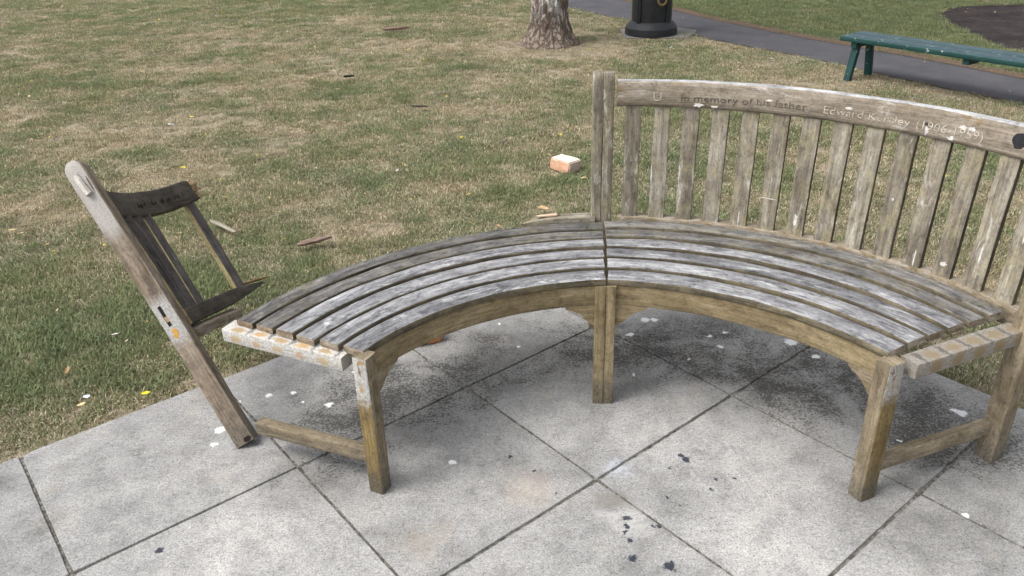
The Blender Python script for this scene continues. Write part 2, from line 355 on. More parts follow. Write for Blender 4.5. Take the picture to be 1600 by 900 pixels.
paving = empty('paving', grid(4, -1), 'square grey concrete slab paving under the curved benches', 'paving')
props(paving, kind='structure')
UMIN, UMAX, VMIN, VMAX = -4, 4, -1, 4
c4 = [grid(UMIN, VMIN, -.012), grid(UMAX, VMIN, -.012), grid(UMAX, VMAX, -.012), grid(UMIN, VMAX, -.012)]
c4 = [grid(UMIN, VMIN + .012, -.005), grid(UMIN, VMAX, -.005), grid(UMAX - .012, VMAX, -.005), grid(UMAX - .012, VMIN + .012, -.005)]
mk('joint_filling', c4, [(0, 1, 2, 3)], M['joint'], paving, smooth=False)
def slab(u, v):
    hs_ = PIT / 2 - .0032; rr = random.Random(u * 31 + v * 7 + 5)
    c = grid(u + .5, v + .5); A = Vector((GA.x, GA.y, 0)); B = Vector((GB.x, GB.y, 0))
    N_ = 14; ring = []
    for s in range(4):
        for i in range(N_):
            t = -1 + 2 * i / N_
            e = {0: (t, -1), 1: (1, t), 2: (-t, 1), 3: (-1, -t)}[s]
            d = 1 - rr.random() * .0055 - (.012 * rr.random() if i == 0 else 0)
            ring.append((e[0] * hs_ * (d if abs(e[0]) == 1 else 1), e[1] * hs_ * (d if abs(e[1]) == 1 else 1)))
    zt = rr.uniform(-.0012, .0012); ta, tb = rr.uniform(-.002, .002), rr.uniform(-.002, .002)
    V = []
    for sc, z in ((1.0, -.045), (1.0, -.004), (.9975, -.001), (.993, 0.0)):
        for a, b in ring: V.append(c + A * a * sc + B * b * sc + Vector((0, 0, z + zt + (a * ta + b * tb if z > -.01 else 0))))
    n = len(ring); F = []
    for k in range(3):
        for i in range(n):
            j = (i + 1) % n; F.append((k * n + j, k * n + i, (k + 1) * n + i, (k + 1) * n + j))
    F.append(tuple(range(3 * n + n - 1, 3 * n - 1, -1)))
    o = mk('paving_slab', V, F, M['slab'], paving, smooth=False)
    return o
for u in range(UMIN, UMAX):
    for v in range(VMIN, VMAX): slab(u, v)

NEAR = [(-1.2, 14.4), (.2, 11.9), (.83, 10.73), (1.45, 9.63), (1.82, 8.80), (2.24, 8.05), (2.64, 7.44), (2.88, 6.96), (3.02, 6.66), (3.23, 6.26), (3.63, 5.54), (4.35, 4.3), (5.3, 2.6), (6.2, 1.0)]
FAR = [(7.2, 1.5), (6.3, 3.0), (5.2, 4.6), (4.35, 5.85), (4.05, 6.30), (3.74, 6.95), (3.46, 7.45), (3.22, 7.86), (2.93, 8.36), (2.36, 9.55), (2.09, 10.31), (1.5, 11.4), (.9, 12.5), (-.2, 14.8)]
PATH = NEAR + FAR
SOIL = [(4.97, 9.52), (4.70, 8.75), (4.62, 8.0), (4.55, 7.45), (4.85, 7.0), (5.8, 6.6), (6.9, 7.0), (7.4, 8.2), (7.0, 9.6), (6.15, 9.95), (5.4, 9.92)]
def ragged(poly, amp, sub=6, seed=1):
    rr = random.Random(seed); out = []
    for i in range(len(poly)):
        a = Vector(poly[i]); b = Vector(poly[(i + 1) % len(poly)])
        for k in range(sub):
            q = a.lerp(b, k / sub); out.append((q.x + rr.uniform(-amp, amp), q.y + rr.uniform(-amp, amp)))
    return out
def asphalt():
    n = NT('grey_asphalt', .85, .3); p = n.pos()
    f = n.noise(p, 130, 4, .7); b = n.noise(p, 3, 5, .6); v = n.vor(p, 260)
    c = n.ramp(b, [(.3, (.072, .070, .080)), (.7, (.112, .109, .120))])
    c = n.mix(.8, c, n.ramp(f, [(.3, .55), (.5, 1), (.75, 1.7)]), 'MULTIPLY'); n.bump(n.math('ADD', f, v), .7, .006)
    return n.out(c)
M['asphalt'] = asphalt()
p_ = sheet('footpath', ragged(PATH, .015), -.022, M['asphalt']); props(p_, 'grey asphalt footpath running diagonally behind the tree and green bench', 'path')
M['edge_soil'] = flat('brown_edge_soil', (.13, .092, .066), .95, .1, .5, 60)
def bare():
    n = NT('bare_dark_soil', .95, .1); p = n.pos()
    f = n.noise(p, 22, 6, .7, .6); b = n.noise(p, 3, 5, .6)
    c = n.ramp(b, [(.3, (.034, .028, .029)), (.7, (.07, .058, .056))]); c = n.mix(.8, c, n.ramp(f, [(.3, .5), (.5, 1), (.75, 1.6)]), 'MULTIPLY')
    n.bump(f, .9, .03); return n.out(c)
M['bare'] = bare()
p_ = sheet('bare_soil', ragged(SOIL, .05, 8, 3), -.024, M['bare']); props(p_, 'dark bare soil patch in the grass beyond the footpath', 'soil')
# worn soil verge along the far side of the path
fe = FAR
V, F = [], []
for i, (x, y) in enumerate(fe):
    a = Vector(fe[max(i - 1, 0)]); b = Vector(fe[min(i + 1, len(fe) - 1)]); t = (b - a).normalized(); nrm = Vector((t.y, -t.x))
    if nrm.x < 0: nrm = -nrm
    q = Vector((x, y)); V += [(q.x - nrm.x * .02, q.y - nrm.y * .02, -.019), (q.x + nrm.x * .12, q.y + nrm.y * .12, -.012)]
for i in range(len(fe) - 1): F.append((2 * i, 2 * i + 1, 2 * i + 3, 2 * i + 2))
o = mk('path_verge', V, F, M['edge_soil'], smooth=False); props(o, 'brown worn soil edge along the far side of the footpath', 'verge', kind='structure')

# ------------------------------------------------------------------ curved benches
ZS = .44; TH = .021; ZB = ZS - TH
class Seg:
    """seat plan of one bench: inner and outer arc given by centre, radius and end points; s 0 front..1 back, t 0 joint..1 end"""
    def __init__(s, ci, ri, pi0, pi1, co, ro, po0, po1):
        s.ci, s.ri, s.co, s.ro = Vector(ci), ri, Vector(co), ro
        an = lambda c, p: math.atan2(p[1] - c[1], p[0] - c[0])
        s.ai = (an(ci, pi0), an(ci, pi1)); s.ao = (an(co, po0), an(co, po1))
    def p(s, sv, t, z=0.0):
        a = s.ai[0] + (s.ai[1] - s.ai[0]) * t; b = s.ao[0] + (s.ao[1] - s.ao[0]) * t
        pi = s.ci + Vector((math.cos(a), math.sin(a))) * s.ri; po = s.co + Vector((math.cos(b), math.sin(b))) * s.ro
        q = pi + (po - pi) * sv
        return Vector((q.x, q.y, z))
    def frames(s, sv, t0, t1, z, n=28):
        fr = []
        for i in range(n + 1):
            t = t0 + (t1 - t0) * i / n
            a = s.p(sv, t - .004, z); b = s.p(sv, t + .004, z); tg = (b - a).normalized() * (1 if t1 > t0 else -1)
            y = Vector((0, 0, 1)); x = y.cross(tg).normalized()      # x cross y = tg
            x = Vector((x.x, x.y, 0)).normalized()
            fr.append((s.p(sv, t, z), x, y))
        return fr
SR = Seg((.129, 1.197), .911, (.2825, 2.095), (.931, 1.636), (.298, 1.468), 1.067, (.323, 2.532), (1.315, 1.799))
SL = Seg((.264, 1.329), .761, (.2745, 2.095), (-.371, 1.730), (.262, 1.377), 1.155, (.319, 2.532), (-.761, 1.918))
SLATS = [(.0, .152), (.187, .331), (.366, .503), (.538, .670), (.705, .838), (.872, 1.0)]
def seat(S, root, t_end, flip):
    for k, (a, b) in enumerate(SLATS):
        wd = (b - a) * .437
        dz = random.uniform(-.0015, .0015)
        fr = S.frames((a + b) / 2, .001 + random.uniform(0, .002), t_end + random.uniform(-.006, .006), ZS - TH / 2 + dz)
        top = M['seat_top'] if k < 4 else M['seat_back_top']
        sweep('seat_slat', fr, wd, TH, [top, M['seat_side'], M['seat_end']], root, r=.004, side_mat=(1, 0, 1, 1), cap=2, jit=.0011)
def apron(S, root, t0, t1, mat):
    sweep('front_apron', S.frames(.045, t0, t1, ZB - .034), .026, .066, [mat], root, r=.003)
def prism(name, outline, o, ax, ay, an, th, mat, parent):
    """flat board of thickness th: outline in (ax, ay) coordinates from o, extruded along an"""
    n = len(outline); o, ax, ay, an = Vector(o), Vector(ax), Vector(ay), Vector(an)
    V = [o + ax * a + ay * b - an * th / 2 for a, b in outline] + [o + ax * a + ay * b + an * th / 2 for a, b in outline]
    F = [tuple(range(n - 1, -1, -1)), tuple(range(n, 2 * n))] + [(i, (i + 1) % n, n + (i + 1) % n, n + i) for i in range(n)]
    UV = [outline[i] for i in range(n - 1, -1, -1)] + [outline[i] for i in range(n)]
    for i in range(n): a, b = outline[i], outline[(i + 1) % n]; UV += [a, b, (b[0], b[1] + th), (a[0], a[1] + th)]
    ob = mk(name, V, F, mat, parent, UV, smooth=False)
    if (V[1] - V[0]).cross(V[2] - V[0]).dot(an) > 0:
        ob.data.flip_normals()
    return ob
def bracket(S, root, t, direction, mat):
    a = S.p(.045, t); b = S.p(.045, t + direction * .05); ax = (b - a).normalized()
    out = [(0, 0), (.105, 0), (.098, -.012), (.078, -.019), (.052, -.036), (.034, -.058), (.016, -.070), (0, -.072)]
    nrm = ax.cross(Vector((0, 0, 1)))
    prism('corner_bracket', out, a + Vector((0, 0, ZB - .0665)), ax, Vector((0, 0, 1)), nrm, .024, mat, root)
def leg(name, c, ang, w_, d_, z0, z1, mats, root, top=None, rake=0.0, n=14, side_mat=(0, 0, 0, 0), bend=.44, r=.004):
    """upright: c base centre, ang direction of outward (radial) axis; w_ across, d_ along radial"""
    ra = Vector((math.cos(ang), math.sin(ang), 0)); fr = []
    for i in range(n + 1):
        z = z0 + (z1 - z0) * i / n
        off = rake * max(z - bend, 0)
        fr.append((Vector((c[0], c[1], z)) + ra * off, Vector((-ra.y, ra.x, 0)), -ra))
    tp = None
    if top:
        tp = [(1, 1)] * (n + 1)
    return sweep(name, fr, w_, d_, mats, root, r=r, side_mat=side_mat, taper=tp)
def roundpost(name, c, ang, w_, d_, z1, rake, mats, root):
    """rear post with a rounded head, raked above the seat"""
    ra = Vector((math.cos(ang), math.sin(ang), 0)); fr = []; tp = []
    zs = [0, .1, .2, .3, .42, .5, .6, .7, .8, .87] + [z1 - .022, z1 - .012, z1 - .005, z1]
    for z in zs:
        fr.append((Vector((c[0], c[1], z)) + ra * rake * max(z - .45, 0), Vector((-ra.y, ra.x, 0)), -ra))
        q = max(0, (z - (z1 - .022)) / .022); tp.append((1 - .02 * q, math.sqrt(max(0.02, 1 - q * q * .8))))
    return sweep(name, fr, w_, d_, mats, root, r=.003, taper=tp)

# --- right bench, complete
BC = Vector((.2252, 1.3626)); BR = 1.198; RAKE = .0257 / .372
def bp(th, z, dr=0.0):
    rr = BR + dr + RAKE * max(z - .45, 0); return Vector((BC.x + rr * math.cos(R(th)), BC.y + rr * math.sin(R(th)), z))
rb = empty('curved_bench', (.62, 2.05, 0), 'intact weathered curved wooden bench with carved memorial inscription on its backrest', 'bench', 'curved wooden benches')
TE = .966
seat(SR, rb, TE, 1)
apron(SR, rb, .021, .965, M['gold'])
bracket(SR, rb, .021, 1, M['gold']); bracket(SR, rb, .965, -1, M['leg'])
# front legs
ja = math.atan2(2.532 - 2.095, .323 - .282)
leg('leg', (.2940, 2.112), ja, .0300, .05, 0, ZB, [M['gold']], rb, r=.0015)
ea = math.atan2(1.799 - 1.636, 1.315 - .931)
PR = .054 + .044
M['legend_r'] = painted_face('paint_marked_leg_end', (.12, .085, .035), (.20, .145, .062), (.27, .205, .10), (.50, .48, .45), .325, .50, [(.405, PR + .012, .009, .004, (.16, .05, .015)), (.385, PR + .018, .006, .004, (.22, .09, .03)), (.36, PR + .024, .012, .005, (.36, .20, .05))])
leg('leg', (.9195, 1.640), ea, .044, .054, 0, ZB + .006, [M['leg'], M['legend_r']], rb, side_mat=(0, 0, 1, 0))
# rear posts
pj_ = bp(84.95, .45, .022)
roundpost('rear_post', (pj_.x, pj_.y), R(84.95), .034, .046, .928, RAKE, [M['slat']], rb)
roundpost('rear_post', (1.336, 1.782), ea + .06, .052, .052, .928, RAKE, [M['leg']], rb)
# end bar and joint bearer
def endbar(S, root, mats, t, s0, s1, w_=.052, h_=.042, name='seat_bearer', **k):
    a = S.p(s0, t, ZB - h_ / 2); b = S.p(s1, t, ZB - h_ / 2)
    return bar(name, a, b, w_, h_, mats, root, nseg=10, r=.003, **k)
SC = [.259, .434, .604, .772, .936]
M['bar_r'] = painted_face('patchy_bearer_wood', (.16, .115, .055), (.27, .21, .12), (.34, .28, .19), (.345, .325, .295), -1, 2, [((q - .10) * .43, .042 + .030, .026, .020, (.235, .18, .11)) for q in SC] + [((q - .10) * .43, .042 + .052 + .02, .022, .024, (.24, .175, .09)) for q in SC] + [((q - .185) * .43, .042 + .030, .008, .030, (.10, .092, .085)) for q in SC])  # dark stripes between the slats are slat shadows painted into the colour
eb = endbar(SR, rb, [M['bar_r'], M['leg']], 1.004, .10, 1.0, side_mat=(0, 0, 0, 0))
endbar(SR, rb, [M['leg']], .020, .12, 1.0, w_=.028)
bar('stretcher', (.935, 1.648, .10), (1.322, 1.792, .10), .030, .042, [M['leg']], rb, r=.003)
# rear rail under the back slats
fr = []
for i in range(29):
    th = 83.2 + (22.6 - 83.2) * i / 28; q = bp(th, 0, .014); fr.append((Vector((q.x, q.y, .423)), Vector((math.cos(R(th)), math.sin(R(th)), 0)), Vector((0, 0, 1))))
fr = [(o_, -x_, y_) if x_.cross(y_).dot(fr[1][0] - fr[0][0]) < 0 else (o_, x_, y_) for o_, x_, y_ in fr]
sweep('rear_rail', fr, .045, .055, [M['tan_end']], rb, r=.003)
# back slats
NS = 14
for k in range(NS):
    th = 81.2 - 4.317 * k
    fr = []
    ra = Vector((math.cos(R(th)), math.sin(R(th)), 0)); ta = Vector((-ra.y, ra.x, 0))
    for i in range(11):
        z = .448 + (.832 - .448) * i / 10
        axis = Vector((ra.x * RAKE, ra.y * RAKE, 1)).normalized()
        yv = axis.cross(ta).normalized()
        fr.append((bp(th, z, .010), ta, yv))
    if fr[0][1].cross(fr[0][2]).z < 0: fr = [(o_, -x_, y_) for o_, x_, y_ in fr]
    sweep('back_slat', fr, .0525 + random.uniform(-.001, .001), .019, [M['slat'], M['slat_edge']], rb, r=.0025, side_mat=(1, 0, 1, 0))
for th, z, rx, rz in ((76.9 + 1.05, .60, .0028, .030), (72.6 + 1.05, .61, .0028, .034), (63.9, .475, .0022, .028), (37.6 + .1, .475, .002, .028), (59.6, .555, .022, .0016), (42.4, .63, .004, .004), (29.4, .55, .003, .028), (33.7, .49, .010, .008), (24.9, .66, .0025, .04), (55.3, .50, .006, .02)):
    ra = Vector((math.cos(R(th)), math.sin(R(th)), 0)); blob('dropping', bp(th, z, .010 - .0098), Vector((-ra.y, ra.x, 0)), (ra.x * RAKE, ra.y * RAKE, 1), -ra, rx, rz, .0008, M['filler'], rb, n=16, irr=.35, seed=int(th * 7))
# top rail
def toprail(th0, th1, root, z0, z1, n=30):
    fr = []
    for i in range(n + 1):
        th = th0 + (th1 - th0) * i / n
        ra = Vector((math.cos(R(th)), math.sin(R(th)), 0)); axis = Vector((ra.x * RAKE, ra.y * RAKE, 1)).normalized()
        tg = Vector((-ra.y, ra.x, 0)) * (1 if th1 > th0 else -1)
        x = axis.cross(tg).normalized(); fr.append((bp(th, (z0 + z1) / 2, .010), x, axis))
    return sweep('top_rail', fr, .040, (z1 - z0), [M['rail'], M['rail_top']], root, r=.015, seg=4, side_mat=(0, 1, 0, 0))
RZ0, RZ1 = .822, .908
tr = toprail(83.75, 22.3, rb, RZ0, RZ1)
# carved inscription, following the curve of the rail's front face
def carve(txt, th0, th1, zc, cap, mat, root, depth=.0017, name='inscription'):
    cu = bpy.data.curves.new('t', 'FONT'); cu.body = txt; cu.size = 1.0; cu.resolution_u = 2; cu.offset = -.018
    to = bpy.data.objects.new('t', cu); col.objects.link(to)
    dg = bpy.context.evaluated_depsgraph_get(); me = bpy.data.meshes.new_from_object(to.evaluated_get(dg)); bpy.data.objects.remove(to)
    xs = [v.co.x for v in me.vertices]; x0, x1 = min(xs), max(xs)
    bm = bmesh.new(); bm.from_mesh(me); bmesh.ops.triangulate(bm, faces=bm.faces[:])
    V = []
    for v in bm.verts:
        f = (v.co.x - x0) / (x1 - x0); th = th0 + (th1 - th0) * f; z = zc + (v.co.y - .0) * cap / .7
        z += .0012 * mnoise.noise(Vector((f * 90, v.co.y * 3, 1)))
        V.append(bp(th, z, .010 - .020 - depth))
    F = [tuple(v.index for v in f.verts) for f in bm.faces]; bm.free()
    n = len(V); edges = {}
    ra = [Vector((p.x - BC.x, p.y - BC.y, 0)).normalized() for p in V]
    V2 = V + [p + r_ * .002 for p, r_ in zip(V, ra)]
    for f in F:
        for i in range(3):
            e = (f[i], f[(i + 1) % 3]); edges[e] = 1
    F2 = list(F) + [(e[1], e[0], e[0] + n, e[1] + n) for e in edges if (e[1], e[0]) not in edges]
    o = mk(name, V2, F2, mat, root, smooth=False); return o
carve('In memory of his father', 74.2, 56.2, RZ0 + .026, .021, M['carve_dark'], tr)
carve('Edward Kersley', 53.8, 42.3, RZ0 + .024, .022, M['carve_pale'], tr)
carve('(1906-1959)', 41.4, 33.0, RZ0 + .024, .024, M['carve_pale'], tr)
carve('U', 78.3, 77.1, RZ0 + .022, .030, M['carve_pale'], tr)
def onrail(th, z): return bp(th, z, .010 - .0202)
for th, z, rx, ry, mt, sd_ in ((28.7, .868, .021, .021, M['soot'], 5), (40.2, .862, .004, .005, M['soot'], 6), (35.6, .872, .012, .006, M['filler'], 7), (34.6, .871, .010, .007, M['filler'], 8), (36.9, .838, .013, .006, M['filler'], 9), (71.5, .836, .014, .006, M['filler'], 11), (69.2, .834, .010, .004, M['filler'], 12), (40.0, .845, .006, .013, M['filler'], 13), (61.5, .866, .011, .004, M['filler'], 15), (50.5, .870, .012, .004, M['filler'], 16)):
    ra = Vector((math.cos(R(th)), math.sin(R(th)), 0))
    blob('mark', onrail(th, z), Vector((-ra.y, ra.x, 0)), (ra.x * RAKE, ra.y * RAKE, 1), -ra, rx, ry, .0007, mt, tr, irr=.16 if rx > .016 else .35, seed=sd_, n=18)
# --- left bench, its backrest torn off
lb = empty('curved_bench', (-.05, 2.05, 0), 'damaged curved wooden bench whose backrest is missing, bare seat slats only', 'bench', 'curved wooden benches')
seat(SL, lb, 1.002, -1)
apron(SL, lb, .021, .965, M['gold'])
bracket(SL, lb, .021, 1, M['gold']); bracket(SL, lb, .968, -1, M['leg'])
leg('leg', (.2628, 2.1125), ja, .0315, .05, 0, ZB, [M['gold']], lb, r=.0015)
la = math.atan2(1.918 - 1.730, -.761 + .371)
LEG_L = (-.380, 1.722)
M['legend_l'] = painted_face('white_painted_leg_end', (.12, .085, .035), (.22, .16, .068), (.29, .22, .105), (.62, .61, .59), .305, .50, [(.405, .022, .022, .0055, (.15, .045, .015)), (.345, .020, .014, .0055, (.42, .25, .07)), (.425, .030, .008, .012, (.36, .21, .07))])
leg('leg', LEG_L, la, .044, .044, 0, ZS - .004, [M['leg'], M['legend_l']], lb, side_mat=(1, 0, 0, 0))
pk_ = bp(86.6, .45, .024)
roundpost('rear_post', (pk_.x, pk_.y), R(86.6), .0335, .046, .930, RAKE, [M['slat']], lb)
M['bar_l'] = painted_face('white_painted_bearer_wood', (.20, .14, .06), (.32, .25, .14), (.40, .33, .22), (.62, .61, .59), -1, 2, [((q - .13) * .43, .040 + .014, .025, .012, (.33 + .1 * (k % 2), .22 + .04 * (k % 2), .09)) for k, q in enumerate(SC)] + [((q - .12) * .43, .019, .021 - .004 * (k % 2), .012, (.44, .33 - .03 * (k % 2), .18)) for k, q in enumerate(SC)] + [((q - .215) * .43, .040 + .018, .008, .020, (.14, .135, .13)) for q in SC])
endbar(SL, lb, [M['bar_l']], 1.000, .13, 1.07, w_=.056, h_=.040)
endbar(SL, lb, [M['leg']], .020, .12, 1.0, w_=.028)
bar('stretcher', (-.742, 1.902, .092), (-.400, 1.752, .098), .034, .040, [M['leg'], M['broken_pale']], lb, r=.003, cap=1, rough_end=(.012, 0))
# stub of the rear rail that stayed on the bench
fr = []
for i in range(15):
    th = 88.2 + (100.0 - 88.2) * i / 14; q = Vector((BC.x + .03 + (BR + .012) * math.cos(R(th)), BC.y + (BR + .012) * math.sin(R(th)), .424))
    ra = Vector((math.cos(R(th)), math.sin(R(th)), 0)); fr.append((q, -ra, Vector((0, 0, 1))))
if fr[0][1].cross(fr[0][2]).dot(fr[1][0] - fr[0][0]) < 0: fr = [(o_, -x_, y_) for o_, x_, y_ in fr]
tpz = [(1, 1)] * 9 + [(.9, 1), (.75, .95), (.7, .8), (.55, .7), (.4, .5), (.2, .3)]
sweep('rear_rail_stub', fr, .045, .05, [M['slat'], M['broken_pale']], lb, r=.003, taper=tpz, cap=1, side_mat=(0, 0, 0, 0), rough_end=(0, .01))
# --- broken-off end frame: post, top rail, lower rail, slats
bk = empty('broken_bench_end', (-.808, 1.936, 0), 'broken-off bench end leaning at the lawn edge, tilted post with dark rail and few slats', 'broken bench')
foot = Vector((-.808, 1.936, .008)); ptop = Vector((-1.268, 2.272, .758))
pax = (ptop - foot).normalized()
mid_ = foot.lerp(ptop, .47) + Vector((.012, -.004, -.012))
rdir = (Vector((-1.227, 2.96, .444)) - Vector((-1.209, 2.27, .652))).normalized()       # along the rails
nrm_ = pax.cross(rdir).normalized()                       # normal of the back frame
if nrm_.x < 0: nrm_ = -nrm_
side_ = pax.cross(nrm_).normalized()
fr, tp = [], []
for i in range(19):
    f = i / 18
    o_ = (foot.lerp(mid_, f / .47) if f < .47 else mid_.lerp(ptop, (f - .47) / .53))
    fr.append((o_, nrm_, pax.cross(nrm_).normalized()))
    tp.append((1, 1))
for q in (.3, .6, .85, 1.0):
    fr.append((ptop + pax * .030 * q, nrm_, pax.cross(nrm_).normalized())); tp.append((math.sqrt(1 - q * q * .86), 1 - .1 * q))
if fr[0][1].cross(fr[0][2]).dot(pax) < 0: fr = [(o_, -x_, y_) for o_, x_, y_ in fr]
# which side of the post looks at the viewer
face = -side_ if side_.dot(Vector((0, 0, 1.5)) - mid_) < 0 else side_
M['post_face'] = painted_face('filler_patched_post', (.155, .12, .085), (.245, .198, .150), (.325, .28, .228), (.50, .49, .475), .36, .50, [(q_, v_, ru_, .05, (.44, .425, .405)) for v_ in (.074, .178) for q_, ru_ in ((.93, .10), (.80, .09))] + [(.55, v_, .05, .012, (.10, .075, .06)) for v_ in (.07, .182)], .025)
yd = fr[0][2].dot(face) > 0
post = sweep('rear_post', fr, .060, .044, [M['broken_post'], M['post_face']], bk, r=.004, taper=tp, side_mat=(0, 1, 0, 0) if yd else (0, 0, 0, 1))
def onpost(f, lateral=0.0, d=.0222):
    o_ = (foot.lerp(mid_, f / .47) if f < .47 else mid_.lerp(ptop, (f - .47) / .53))
    return o_ + face * d + nrm_ * lateral
bar('mortise', onpost(.455, -.006, .0195), onpost(.525, -.006, .0195), .012, .006, [M['hole']], post, upv=face, r=.001)
bar('dowel_stub', onpost(.470, -.005, .0203), onpost(.488, -.005, .0203), .010, .006, [M['broken_pale']], post, upv=face, r=.001)
blob('varnish_spot', onpost(.425, -.004, .0222), nrm_, pax, face, .009, .015, .0005, M['orange'], post, n=14, irr=.35, seed=5)
bar('dowel', onpost(.985, -.004, .018) + pax * -.0, onpost(.915, .006, .026), .020, .022, [M['broken_pale2']], post, upv=face, r=.004)
blob('mortise', onpost(.945, .020, .0224), nrm_, pax, face, .0025, .030, .0006, M['broken_face'], post, n=12, irr=.3, seed=6)
blob('rotten_hole', foot + face * .0222 + pax * .010 + nrm_ * .014, nrm_, pax, face, .014, .009, .0006, M['hole'], post, n=12, irr=.12, seed=7)
def poly_board(name, pts, w_, h_, mats, parent, yv, n=14, **k):
    pts = [Vector(p) for p in pts]
    # quadratic through three points or straight
    fr = []
    for i in range(n + 1):
        t = i / n
        if len(pts) == 3: o_ = pts[0] * ((1 - t) * (1 - 2 * t)) + pts[1] * (4 * t * (1 - t)) + pts[2] * (t * (2 * t - 1))
        else: o_ = pts[0].lerp(pts[1], t)
        fr.append(o_)
    out = []
    for i, o_ in enumerate(fr):
        tg = (fr[min(i + 1, n)] - fr[max(i - 1, 0)]).normalized()
        y = Vector(yv); y = (y - tg * y.dot(tg)).normalized(); x = y.cross(tg).normalized(); out.append((o_, x, y))
    return sweep(name, out, w_, h_, mats, parent, **k)
tr2 = poly_board('top_rail', [(-1.205, 2.262, .655), (-1.243, 2.60, .527), (-1.222, 2.925, .455)], .034, .088, [M['broken_dark'], M['broken_pale']], bk, pax, r=.007, cap=1, rough_end=(0, .018), jit=.0015)
for k in range(15):            # torn fibres at the break
    e = Vector((-1.222, 2.925, .455)) + pax * random.uniform(-.036, .038) + nrm_ * random.uniform(-.012, .012)
    poly_board('splinter', [e - rdir * .02, e + rdir * random.uniform(.035, .085) + Vector((0, 0, random.uniform(-.004, .004)))], .008, .013, [M['broken_pale']], tr2, pax, n=4, r=.002, taper=[(1, 1), (1, 1), (.9, .8), (.7, .6), (.3, .2)], jit=.001)
for hh, ww, ln, dz in ((.042, .026, .060, .014), (.030, .022, .045, -.024)):
    e = Vector((-1.222, 2.925, .455)) + pax * dz
    poly_board('split_end', [e - rdir * .02, e + rdir * ln], ww, hh, [M['broken_pale']], tr2, pax, n=6, r=.003, taper=[(1, 1), (1, 1), (1, .98), (.9, .85), (.9, .7), (.8, .66), (.5, .4)], jit=.003, rough_end=(0, .012))
# worn remains of lettering on its face: short strokes, no longer readable
fn_ = nrm_ if nrm_.dot(Vector((0, 0, 1.5)) - Vector((-1.24, 2.6, .53))) > 0 else -nrm_
def railpt(t):
    a, b, c_ = Vector((-1.205, 2.275, .650)), Vector((-1.243, 2.60, .527)), Vector((-1.222, 2.94, .452))
    return a * ((1 - t) * (1 - 2 * t)) + b * (4 * t * (1 - t)) + c_ * (t * (2 * t - 1))
for k in range(26):
    if k in (6, 7, 13, 19): continue
    q = railpt(.28 + k * .022) + fn_ * .0186 + pax * random.uniform(-.010, -.002)
    blob('worn_stroke', q, rdir, pax, fn_, random.choice((.002, .0025, .005)), random.choice((.004, .008, .0095)), .0006, M['hole'] if k % 4 else M['carve_dark'], tr2, n=8, irr=.4, seed=40 + k)
blob('nail_head', railpt(.86) + fn_ * .0172, rdir, pax, fn_, .004, .004, .001, M['filler'], tr2, n=10, irr=.1, seed=80)
lr = poly_board('lower_rail', [(-1.000, 2.125, .332), (-1.030, 2.46, .203), (-1.000, 2.86, .080)], .036, .052, [M['broken_dark'], M['broken_pale']], bk, pax, r=.003, cap=1, n=18, rough_end=(0, .012),
                taper=[(1, 1)] * 12 + [(1, .98), (1, .92), (1, .8), (1, .66), (.95, .5), (.9, .34), (.8, .16)])
e0, e1 = Vector((-1.052, 2.70, .148)), Vector((-.985, 2.90, .088))
poly_board('split_face', [e0, e1], .030, .006, [M['broken_pale']], lr, pax, n=6, r=.001, taper=[(.8, 1)] * 5 + [(.6, .8), (.3, .5)], jit=.0015, rough_end=(.01, .01))
# slats still in place
tops = [.10, .235, .37, .885]
bots = [.09, .20, .31, .80]
def lowpt(t):
    a, b, c_ = Vector((-1.003, 2.15, .322)), Vector((-1.030, 2.46, .203)), Vector((-1.000, 2.86, .080))
    return a * ((1 - t) * (1 - 2 * t)) + b * (4 * t * (1 - t)) + c_ * (t * (2 * t - 1))
vdir = (Vector((0, 0, 1.5)) - Vector((-1.1, 2.5, .35))).normalized(); vdir = (vdir - pax * vdir.dot(pax)).normalized()
lat = pax.cross(vdir).normalized()
if lat.x < 0: lat = -lat
twist = vdir * math.cos(R(38)) + lat * math.sin(R(38))       # the loose slats have turned in their mortises
twist2 = vdir * math.cos(R(50)) + lat * math.sin(R(50))
for a, b in zip(tops, bots):
    poly_board('back_slat', [lowpt(b) + pax * .02, railpt(a) - pax * .035], .036 if a < .8 else .040, .024, [M['broken_slat'], M['broken_face']], bk, twist2 if a < .8 else twist, n=8, r=.002, side_mat=(0, 1, 0, 1))  # broad faces coloured as if in shade, edges left tan
poly_board('seat_rail', [(-.983, 2.105, .290), (-1.002, 2.55, .118)], .046, .030, [M['broken_post'], M['broken_pale']], bk, (0, 0, 1), n=10, r=.003, cap=1, rough_end=(0, .01))

